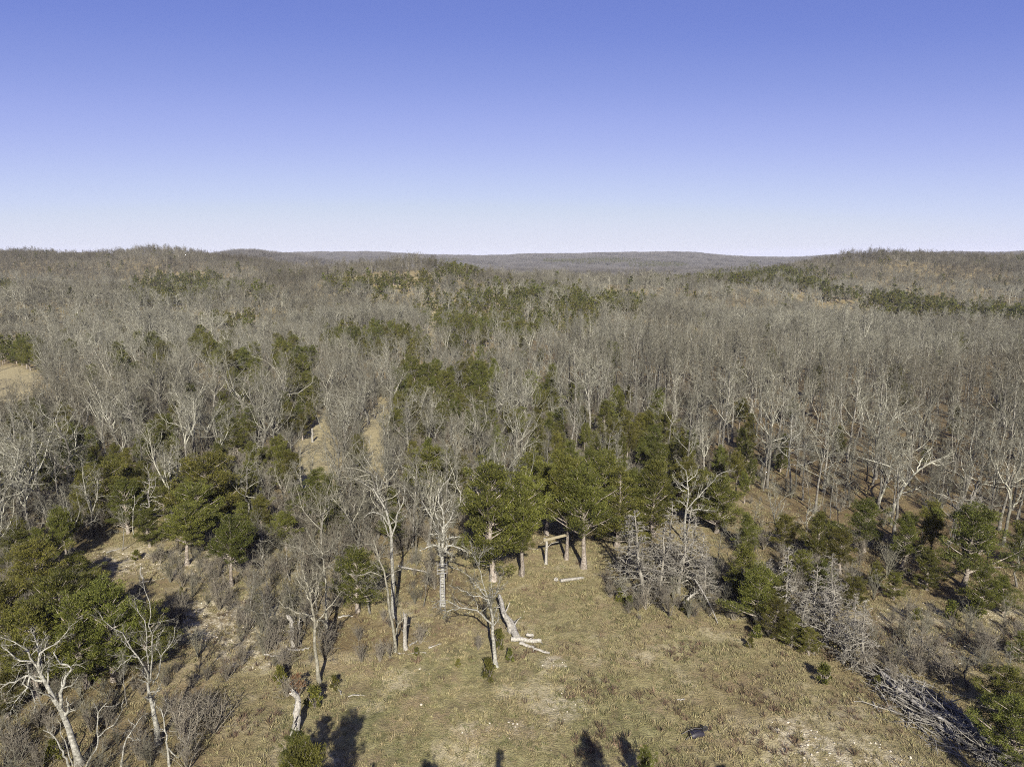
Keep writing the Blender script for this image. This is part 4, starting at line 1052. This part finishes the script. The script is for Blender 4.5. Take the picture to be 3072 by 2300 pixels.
o = root('oak_sapling', tuple(G(893, 2095)), 'brown leaved oak sapling behind the split stump', 'sapling'); link('stem', mk_mesh('sapling_stem', st), o); link('foliage', mk_mesh('sapling_leaves', fo), o)

# dead stubs, stumps and logs
def log_mesh(P, Rr, m, sides=10, rough=.12, seed=0, jag=.0):
    """a solid ragged log along P with closed ends"""
    r = np.random.default_rng(seed)
    P = np.asarray(P, float); Rr = np.asarray(Rr, float)
    V, F = sweep(P[None], Rr[None], sides)
    k = len(P)
    axis = np.repeat(P, sides, 0)
    rad = 1 + r.normal(0, rough, (1, sides)).repeat(k, 0) + r.normal(0, rough * .5, (k, sides))
    V = axis + (V - axis) * rad.reshape(-1, 1)
    if jag: V[-sides:] += nrm(P[-1] - P[-2]) * r.uniform(-jag, jag, (sides, 1))
    V = np.concatenate([V, [P[0], P[-1] + nrm(P[-1] - P[-2]) * jag * .1]])
    a = np.arange(sides); b = (a + 1) % sides; n = k * sides
    T = np.concatenate([np.stack([np.full(sides, n), b, a], 1), np.stack([np.full(sides, n + 1), n - sides + a, n - sides + b], 1)])
    return [(V, F, M[m]), (V, T, M[m], False)]

def stubs_of(o, Q, m):
    for a in range(len(Q[0])):
        link('branch', mk_mesh('broken_branch', pack([sweep(Q[0][a:a + 1], Q[1][a:a + 1], 5)], M[m])), o)

def snag(base_px, top_px, r0, r1, label, seed, name='snag', m='deadwood', bend=.06):
    b = G(*base_px); t = PY(top_px[0], top_px[1], b[1]) - b; r0, r1 = r0 * .66, r1 * .66
    r = np.random.default_rng(seed)
    P = wob_line(np.array([0, 0, -.1]), t, 9, bend, r); Rr = flare(np.linspace(r0, r1, 9), 1.35)
    o = root(name, tuple(b), label, 'dead tree')
    link('trunk', mk_mesh('snag_trunk', log_mesh(P, Rr, m, 10, .14, seed, .28)), o)
    Q = grow(P[None], Rr[None], 5, .3, .95, 60, .16, 4, .2, .0, r, .28, .4, .2, .02)
    stubs_of(o, Q, m)
    return o
snag((882, 1942), (870, 1850), .30, .25, 'thick white dead stub on the stony slope, first of two', 1)
snag((1218, 1946), (1218, 1845), .29, .22, 'grey dead stub at the clearing edge beside the crooked tree', 2)
snag((903, 1934), (896, 1838), .09, .06, 'thin leaning dead pole beside the first white stub', 3)
snag((938, 1326), (936, 1286), .30, .24, 'pale broken stub beside the left dirt track', 4)
snag((430, 1765), (421, 1704), .13, .10, 'short pale stub on the open left slope', 5)
snag((886, 2200), (876, 2082), .42, .26, 'split grey stump with a torn base near the clearing edge', 6, bend=.12)
snag((870, 2212), (890, 2150), .16, .08, 'torn slab leaning against the split stump', 7, 'broken_slab')
snag((1538, 1900), (1512, 1842), .36, .30, 'hollow grey stump of the fallen tree behind the white trunk', 8, bend=.05)

def lying(p0, p1, r0, r1, label, seed, name='log', cat='log', m='deadwood', lift0=None, lift1=None, bend=.08, group=None, stubs=3):
    a, b = G(*p0), G(*p1)
    a = a + [0, 0, r0 * .7 if lift0 is None else lift0]; b = b + [0, 0, r1 * .7 if lift1 is None else lift1]
    r = np.random.default_rng(300 + seed)
    P = wob_line(np.zeros(3), b - a, 9, bend, r); Rr = np.linspace(r0, r1, 9)
    o = root(name, tuple(a), label, cat, group)
    link('trunk', mk_mesh('log', log_mesh(P, Rr, m, 9, .13, seed, r0 * .5)), o)
    if stubs:
        Q = grow(P[None], Rr[None], stubs, .15, .95, 55, .2, 4, .2, .05, r, .35, .35, .2, .012)
        stubs_of(o, Q, m)
    return o
lying((1552, 1918), (1503, 1835), .30, .16, 'fallen silver trunk propped on its stump right of the white trunk', 1, lift0=.2, lift1=1.7, bend=.1, stubs=7)
lying((1534, 1922), (1622, 1928), .22, .17, 'pale split log at the foot of the fallen trunk', 2)
lying((1560, 1932), (1646, 1958), .17, .12, 'lower grey log lying out on the grass from the fallen trunk', 3)
lying((1580, 1915), (1600, 1917), .14, .12, 'short broken log piece on top of the split log', 4, lift0=.4, lift1=.38, stubs=0)
lying((1681, 1746), (1752, 1736), .22, .15, 'pale log lying like a bench in front of the beam', 5, stubs=1, bend=.04)
lying((1668, 1742), (1673, 1742), .2, .18, 'short cut chunk left of the bench log', 6, stubs=0, bend=.01)
lying((1193, 1960), (1272, 1960), .07, .05, 'thin pale fallen limb below the second dead stub', 7, 'fallen_limb', 'fallen limb')
lying((1228, 1938), (1260, 1920), .10, .05, 'grey fallen limb right of the second dead stub', 8, 'fallen_limb', 'fallen limb', stubs=4)
lying((1287, 1942), (1325, 1932), .06, .03, 'twisted twiggy limb on the open grass', 9, 'fallen_limb', 'fallen limb', stubs=8)
lying((1045, 2090), (1098, 2086), .05, .03, 'thin stick on the grass right of the dark cedar bush', 10, 'fallen_limb', 'fallen limb', stubs=1)
lying((1012, 2068), (1024, 2084), .06, .04, 'curved white limb beside the small cedar bush', 11, 'fallen_limb', 'fallen limb', stubs=1)
lying((1015, 1852), (1060, 1850), .09, .05, 'grey limb under the round cedar left of the ladder stand', 12, 'fallen_limb', 'fallen limb', stubs=3)
lying((860, 1948), (925, 1945), .12, .07, 'white log lying across the foot of the first dead stub', 13)
lying((790, 1965), (850, 1972), .09, .06, 'white limb on the stony slope left of the first dead stub', 14, 'fallen_limb', 'fallen limb', stubs=4)
lying((320, 1660), (380, 1640), .10, .06, 'grey limb at the rim of the left slope', 15, 'fallen_limb', 'fallen limb', stubs=4)
lying((420, 1750), (490, 1735), .06, .04, 'thin pale stick in the middle of the left slope', 16, 'fallen_limb', 'fallen limb', stubs=1)
lying((2030, 2100), (2048, 2097), .05, .04, 'short white stick on the open grass', 17, 'fallen_limb', 'fallen limb', stubs=0)
lying((2080, 1800), (2150, 1870), .10, .05, 'white dead limb hanging out of the dead thicket onto the grass', 18, 'fallen_limb', 'fallen limb', lift0=2.2, lift1=.1, stubs=8)
lying((2050, 1815), (2110, 1795), .14, .08, 'arched grey limb at the front of the dead thicket', 19, 'fallen_limb', 'fallen limb', lift0=.2, lift1=1.6, stubs=7)
lying((1930, 1808), (1990, 1812), .09, .06, 'grey limb lying at the front of the dead thicket', 20, 'fallen_limb', 'fallen limb', stubs=6)
lying((1195, 1715), (1285, 1722), .10, .05, 'bent brown limb behind the crooked tree', 21, 'fallen_limb', 'fallen limb', lift0=.7, lift1=.2, stubs=6)
lying((1560, 1640), (1612, 1648), .06, .04, 'thin white limb in the shade behind the post', 22, 'fallen_limb', 'fallen limb', stubs=3)

# brush pile of felled trunks and branches in the lower right
pa, pb = G(2635, 2035), G(2990, 2300)
pd = (pb - pa); pl = np.linalg.norm(pd[:2]); pd = pd / pl; ps = np.array([-pd[1], pd[0], 0])
LOGS = [(.0, .42, .2, .7, .17, 'silver log at the upper back of the brush pile'), (.12, .5, -.5, .8, .17, 'pale log along the front of the brush pile'), (.30, .68, .5, .9, .16, 'long grey log across the middle back of the brush pile'),
        (.38, .8, -.3, 1.0, .18, 'thickest log in the heart of the brush pile'), (.55, .96, .1, .9, .17, 'grey log in the lower half of the brush pile'), (.66, .82, 1.2, .9, .24, 'short thick barkless log near the lower end of the brush pile'),
        (.6, 1.0, -.9, .5, .15, 'log at the lower front of the brush pile'), (.2, .55, 1.1, .6, .13, 'thin log at the back of the brush pile'), (.45, .9, 1.5, .7, .13, 'thin log slanting down the back of the brush pile'), (.72, 1.05, .5, 1.1, .15, 'uppermost log at the lower end of the brush pile'),
        (.05, .3, -1.2, .3, .11, 'thin pole at the upper front of the brush pile'), (.4, .72, -1.4, .25, .12, 'pole half sunk in grass at the front of the brush pile')]
for k, (t0, t1, off, lz, rr_, lb) in enumerate(LOGS):
    r = np.random.default_rng(600 + k)
    a = pa + pd * pl * t0 + ps * (off + r.normal(0, .25)); b = pa + pd * pl * t1 + ps * (off + r.normal(0, .5))
    a[2] = H(a[0], a[1]) + lz * .8; b[2] = H(b[0], b[1]) + lz * .9
    P = wob_line(np.zeros(3), b - a, 9, .07, r); Rr = np.linspace(rr_, rr_ * .5, 9)
    o = root('log', tuple(a), lb, 'log', 'logs of the brush pile')
    link('trunk', mk_mesh('pile_log', log_mesh(P, Rr, 'pilewood', 9, .12, k, .1)), o)
    Q = grow(P[None], Rr[None], 9, .2, 1, 38, .2, 5, .2, .03, r, .3, .3, .2, .014)
    stubs_of(o, Q, 'pilewood')
def brush():
    r = np.random.default_rng(88)
    n = 330
    t = r.uniform(-.02, 1.04, n); off = r.normal(.2, 1.15, n)
    hgt = np.clip(1.2 - .45 * np.abs(off), .1, 2) * r.random(n)
    a = pa + pd * pl * t[:, None] + ps * off[:, None]
    a[:, 2] = H(a[:, 0], a[:, 1]) + hgt
    D = nrm(pd + ps * r.normal(0, .5, (n, 1)) + np.array([0, 0, 1]) * r.normal(0.04, .13, (n, 1))) * r.choice([-1, 1], (n, 1), p=[.4, .6])
    L = r.uniform(1.2, 3.6, (n, 1)); out = [a]
    p = a
    for s in range(5):
        D = nrm(D + r.normal(0, .12, D.shape)); p = p + D * L / 5; out.append(p)
    P = np.stack(out, 1); RR = r.uniform(.03, .085, (n, 1)) * np.linspace(1, .35, 6)[None]
    P[:, :, 2] = np.maximum(P[:, :, 2], H(P[:, :, 0], P[:, :, 1]) + .03)
    br, tw = twigs([(P, RR)], r, 4, 3, 0, .2, .0, .35, .5, 0, .008)
    o = link('brush', mk_mesh('brush', pack(br, M['pilewood']) + pack(tw, M['pilewood'])))
    tag(o, 'tangle of grey branches heaped between the logs', None, None, 'stuff')
brush()

# ------------------------------------------------------------------ made things
def box(x0, x1, y0, y1, z0, z1, bev=.0):
    V = np.array([[x, y, z] for x in (x0, x1) for y in (y0, y1) for z in (z0, z1)], float)
    F = np.array([[0, 1, 3, 2], [4, 6, 7, 5], [0, 4, 5, 1], [2, 3, 7, 6], [0, 2, 6, 4], [1, 5, 7, 3]])
    return V, F
def tubes(L, r, sides=7):
    out = []
    for p in L:
        P = np.asarray(p, float)
        out.append(sweep(P[None], np.full((1, len(P)), r), sides))
    return out

def ladder_stand():
    tb = G(1328, 1816); b = G(1329, 1836)
    u = np.array([tb[0] - b[0], tb[1] - b[1]]); ln = np.linalg.norm(u)
    H0 = 3.55                                              # seat platform height
    top = np.array([tb[0], tb[1] - .62])
    o = root('ladder_stand', tuple(b), 'grey metal ladder stand with seat rail, strapped to the gnarled tree', 'ladder stand', None, math.atan2(-u[0], u[1]))
    d = ln - .60                                           # the platform's front edge lies d in front of the ladder's foot
    def at(s, x, off=0.): return np.array([x, d * s + off, H0 * s])
    for x in (-.2, .2):
        link('rail', mk_mesh('ladder_rail', pack(tubes([[at(0, x) - [0, 0, .1], at(.5, x), at(1, x)]], .028), M['metal'])), o)
    for k in range(11):
        s = .06 + k * .086
        link('rung', mk_mesh('ladder_rung', pack(tubes([[at(s, -.2), at(s, .2)]], .018), M['metal'])), o)
    pf = [box(-.36, .36, d + .0, d + .03, H0, H0 + .04), box(-.36, .36, d + .52, d + .55, H0, H0 + .04)] + [box(-.36 + .09 * k, -.345 + .09 * k, d + .03, d + .52, H0 + .006, H0 + .034) for k in range(9)]
    link('platform', mk_mesh('stand_platform', [(V, F, M['metal'], False) for V, F in pf]), o)
    link('seat', mk_mesh('stand_seat', [(*box(-.34, .34, d + .26, d + .52, H0 + .40, H0 + .50), M['cushion'], False)]), o)
    link('backrest', mk_mesh('stand_back', [(*box(-.30, .30, d + .52, d + .58, H0 + .52, H0 + .85), M['cushion'], False)]), o)
    link('skirt', mk_mesh('stand_skirt', [(*box(-.40, -.385, d, d + .5, H0 - .5, H0 + .3), M['mesh'], False), (*box(.385, .40, d, d + .5, H0 - .5, H0 + .3), M['mesh'], False)]), o)
    rails = []
    for zz in (.42, .95):
        rails.append([[-.46, d + .5, H0 + zz], [-.46, d - .12, H0 + zz], [-.44, d - .14, H0 + zz], [.44, d - .14, H0 + zz], [.46, d - .12, H0 + zz], [.46, d + .5, H0 + zz]])
    for x in (-.46, .46):
        rails += [[[x, d - .12, H0 + .0], [x, d - .12, H0 + .95]], [[x, d + .48, H0], [x, d + .48, H0 + .95]], [[x, d - .12, H0 + .01], [x * .5, d, H0 + .01]]]
    link('safety_rail', mk_mesh('stand_rail', pack(tubes(rails, .024), M['metal'])), o)
    link('strap', mk_mesh('stand_strap', pack(tubes([[[-.2, d * .55, H0 * .55], [-.15, d + .55, H0 * .55]], [[.2, d * .55, H0 * .55], [.15, d + .55, H0 * .55]]], .015), M['cushion'])), o)
ladder_stand()

def beam():
    a = G(1638, 1692); t = PY(1640, 1625, a[1]); tt = PY(1633, 1614, a[1])
    P = catmull(np.array([[0, 0, -.1], (t - a) * .55, t - a, tt - a]), 9)
    o = root('cut_cedar_post', tuple(a), 'pale cedar post cut at head height that carries the sawn beam', 'post')
    link('trunk', mk_mesh('post_trunk', log_mesh(P, flare(np.linspace(.17, .13, 9), 1.3), 'deadwood', 10, .09, 5, .03)), o)
    link('branch', mk_mesh('post_branch', pack(tubes([catmull(np.array([P[5] + [.1, 0, 0], P[5] + [.5, 0, .45], P[5] + [1.3, -.1, .7]]), 6)], .04), M['deadwood'])), o)
    e = G(1699, 1678)
    p0 = tt + np.array([-.05, -.2, -.15]); p1 = np.array([e[0] - .05, e[1] - .23, 0]); p1[2] = PY(1696, 1604, p1[1])[2]
    D = p1 - p0; L = np.linalg.norm(D); yaw = math.atan2(D[1], D[0]); pit = math.asin(D[2] / L)
    b = root('wooden_beam', tuple(p0), 'sawn yellow timber beam fixed between the cut post and the cedar trunk', 'beam')
    b.rotation_euler = (0, -pit, yaw)
    m1 = link('plank', mk_mesh('beam_plank', [(*box(-.05, L, -.045, -.005, -.14, .14), M['lumber'], False)]), b)
    link('plank', mk_mesh('beam_plank', [(*box(-.05, L, .005, .045, -.14, .14), M['lumber'], False)]), b)
    link('brace', mk_mesh('beam_brace', [(*sweep(np.array([[[-.3, .55, -.55], [.55, .12, -.1]]]), np.full((1, 2), .05), 4), M['lumber'], False)]), b)
beam()

def wheelbarrow():
    c = G(2090, 2208)
    o = root('wheelbarrow', tuple(c + [0, 0, .06]), 'black wheelbarrow lying tipped over in the dry grass', 'wheelbarrow', None, R(14), (1.02, 1.02, 1.02))
    # tray upside down: rounded hull, rim on the ground
    n, k = 9, 7
    V = []
    for i in range(n):
        u = i / (n - 1); x = -.48 + .96 * u
        half = .33 * (1 - .25 * u); dep = .36 * math.sin(PI * (.12 + .80 * u)) ** .35
        for j in range(k):
            a = PI * j / (k - 1); V.append([x, -half * math.cos(a), dep * math.sin(a) ** .55 + .03])
    V = np.array(V); F = np.array([[i * k + j, i * k + j + 1, (i + 1) * k + j + 1, (i + 1) * k + j] for i in range(n - 1) for j in range(k - 1)])
    Tf = np.array([[0, j, j + 1] for j in range(1, k - 1)] + [[(n - 1) * k, (n - 1) * k + j + 1, (n - 1) * k + j] for j in range(1, k - 1)])
    link('tray', mk_mesh('tray', [(V, F, M['black']), (V, Tf, M['black'])]), o)
    for s in (-1, 1):
        link('handle', mk_mesh('handle', pack(tubes([[[.55, s * .10, .36], [0, s * .19, .42], [-.5, s * .25, .30], [-.98, s * .30, .06]]], .024), M['black'])), o)
        link('leg', mk_mesh('leg', pack(tubes([[[-.30, s * .22, .40], [-.50, s * .23, .66], [-.62, s * .23, .66], [-.62, s * .24, .30]]], .017), M['rubber'])), o)
    a = np.linspace(0, 2 * PI, 19)
    ring = np.stack([.62 + .17 * np.cos(a), np.zeros(19), .42 + .17 * np.sin(a)], 1)
    wh = link('wheel', mk_mesh('tyre', pack(tubes([ring], .045, 8), M['rubber'])), o)
    link('rim', mk_mesh('rim', pack(tubes([np.stack([.62 + .10 * np.cos(a), np.zeros(19), .42 + .10 * np.sin(a)], 1), [[.62, -.1, .42], [.62, .1, .42]]], .022), M['rubber']) + pack(tubes([[[.52, 0, .42], [.72, 0, .42]], [[.62, 0, .32], [.62, 0, .52]]], .012), M['rubber'])), wh)
    link('fork', mk_mesh('fork', pack(tubes([[[.3, s * .15, .38], [.62, s * .09, .42], [.9, s * .10, .30]] for s in (-1, 1)], .014), M['black'])), o)
wheelbarrow()

# ------------------------------------------------------------------ grass, brush under the trees, stones
def tuft(seed, n, h, sp, m):
    r = np.random.default_rng(seed)
    a = r.random(n) * 6.28; rad = r.random(n) ** .6 * sp
    b = np.stack([np.cos(a) * rad, np.sin(a) * rad, np.zeros(n)], 1)
    d = np.stack([np.cos(a) * .45 + r.normal(0, .35, n), np.sin(a) * .45 + r.normal(0, .35, n), np.ones(n)], 1); L = h * r.uniform(.5, 1.1, n)[:, None]
    d = nrm(d); s = nrm(np.cross(d, r.normal(0, 1, (n, 3)))) * (.012 + .010 * r.random((n, 1)))
    V = np.stack([b - s, b + s, b + d * L * .6 + s * .7 + [0, 0, 0], b + d * L + d * [1, 1, -.4] * .1 * L], 1).reshape(-1, 3)
    return mk_mesh('tuft', [(V, np.arange(4 * n).reshape(n, 4), M[m])])

def grasses():
    r = np.random.default_rng(5)
    x, y, z = wedge(34, 120, .33, 44)
    px, py = proj(x, y, z)
    k = (py < 2420) & (px > -150) & (px < 3220)
    tr = ell(px, py, TRACKS, .3); rk = ell(px, py, ROCKS, .5); li = ell(px, py, LITTER, .5); gr = ell(px, py, GREEN, .5)
    wood = np.clip((bnd(px) - py) / 50, 0, 1)
    clump = .5 + .5 * np.sin(x * .9 + 2 * np.sin(y * .7)) * np.sin(y * 1.1 + 1.3 * np.sin(x * .5))
    dens = (.50 + .45 * clump) * (1 - .75 * tr) * (1 - .7 * rk) * (1 - .45 * li) * (1 - .7 * wood)
    k &= r.random(len(x)) < dens
    x, y, z, gr, clump = x[k], y[k], z[k], gr[k], clump[k]
    n = len(x)
    idx = np.where(r.random(n) < gr * .5 + .08, 4 + r.integers(0, 2, n), r.integers(0, 4, n))
    s = r.uniform(.4, 1.2, n) * (.7 + .6 * clump)
    scatter('grass', [tuft(i, 22, .30, .17, 'grass') for i in range(4)] + [tuft(10 + i, 26, .20, .18, 'greengrass') for i in range(2)],
            np.stack([x, y, z - .02], 1), np.stack([r.normal(0, .12, n), r.normal(0, .12, n), r.uniform(0, 6.28, n)], 1), np.stack([s, s, s], 1), idx)
    # dead weed stalks standing in the grass
    x, y, z = wedge(34, 100, .55, 44)
    px, py = proj(x, y, z)
    cl = np.sin(x * .55 + 1.7 * np.sin(y * .4)) * np.sin(y * .6 + 1.2 * np.sin(x * .45)) + .35 * np.sin(x * 1.7) * np.sin(y * 1.5)
    wz = ell(px, py, [(2150, 2080, 420, 170, 1.), (1900, 2150, 260, 120, .9), (700, 2050, 160, 200, .7), (1500, 1950, 90, 60, .8), (1250, 1900, 200, 60, .5), (2650, 1850, 320, 120, .7)], .5)
    k = (r.random(len(x)) < .75 * wz * np.clip(cl * 1.3 + .1, 0, 1) + .01) & (py > bnd(px)) & (px > -150) & (px < 3220) & (py < 2420)
    x, y, z = x[k], y[k], z[k]; n = len(x); s = r.uniform(.6, 1.3, n)
    scatter('weeds', [tuft(30 + i, 16, .55, .13, 'weed') for i in range(3)], np.stack([x, y, z - .02], 1), np.stack([r.normal(0, .15, n), r.normal(0, .15, n), r.uniform(0, 6.28, n)], 1), np.stack([s, s, s], 1), r.integers(0, 3, n))
    # twiggy undergrowth in the wood and the rough left and right corners
    x, y, z = wedge(38, 190, 1.65, 45)
    px, py = proj(x, y, z)
    rough = ell(px, py, [(200, 2150, 430, 270, .9), (850, 1900, 130, 120, .95), (840, 1720, 280, 150, .97), (2800, 1960, 250, 95, .9), (2420, 1830, 190, 110, .85), (2010, 1780, 190, 80, .9), (80, 1800, 150, 140, .8), (1180, 1760, 130, 100, .8), (540, 1840, 60, 30, .4), (2960, 1900, 140, 90, .6), (2250, 1680, 120, 50, .4), (2600, 1700, 200, 60, .45), (1030, 1880, 90, 60, .4)], .3)
    wood = np.clip((bnd(px) - py) / 40, 0, 1) * np.where(px > 2150, .16, .75)
    trk = ell(px, py, TRACKS, .2)
    k = (r.random(len(x)) < np.maximum(rough, wood) * (1 - trk)) & (px > -200) & (px < 3272)
    x, y, z = x[k], y[k], z[k]; n = len(x)
    s = np.where(wood[k] > .5, r.uniform(.5, 1.6, n), r.uniform(.35, 1.05, n) * np.where((px[k] < 1150) & (py[k] < 1980) | (px[k] > 1850) & (py[k] < 1860), 1.35, 1.0))
    protos = SHR + [mk_mesh('brush', shrub_form(140 + i, 10, 2.6, 12, 'twig')) for i in range(2)]
    scatter('undergrowth', protos, np.stack([x, y, z], 1), np.stack([r.normal(0, .1, n), r.normal(0, .1, n), r.uniform(0, 6.28, n)], 1), np.stack([s * .9, s * .9, s], 1), r.integers(0, 5, n))
    # stones
    x, y, z = wedge(36, 110, .32, 44)
    px, py = proj(x, y, z)
    rk = ell(px, py, ROCKS, .5)
    k = r.random(len(x)) < rk * .55 + .003
    x, y, z = x[k], y[k], z[k]; n = len(x)
    P = []
    for i in range(3):
        q = np.random.default_rng(70 + i)
        u = nrm(q.normal(0, 1, (14, 3))) * q.uniform(.7, 1.1, (14, 1)) * [1, .8, .5]
        import bmesh
        bm = bmesh.new()
        for p in u: bm.verts.new(p)
        bmesh.ops.convex_hull(bm, input=bm.verts[:])
        me = bpy.data.meshes.new('stone'); bm.to_mesh(me); bm.free(); me.materials.append(M['stone']); P.append(me)
    s = .025 + .11 * r.random(n) ** 4
    scatter('gravel', P, np.stack([x, y, z + .02], 1), np.stack([r.normal(0, .3, n), r.normal(0, .3, n), r.uniform(0, 6.28, n)], 1), np.stack([s, s, s], 1), r.integers(0, 3, n))
grasses()
wood_individuals()

# ------------------------------------------------------------------ the air
def haze():
    V, F = box(-9600, 9600, -9600, 9600, -22, 85)
    m = bpy.data.materials.new('haze'); m.use_nodes = True; t = m.node_tree; t.nodes.clear()
    v = t.nodes.new('ShaderNodeVolumePrincipled'); v.inputs['Color'].default_value = (.78, .82, .95, 1); v.inputs['Density'].default_value = HAZE; v.inputs['Anisotropy'].default_value = 0.0
    ou = t.nodes.new('ShaderNodeOutputMaterial'); t.links.new(v.outputs[0], ou.inputs['Volume'])
    tag(link('haze', mk_mesh('haze', [(V, F, m, False)])), kind='stuff')
HAZE = 6.5e-5
haze()
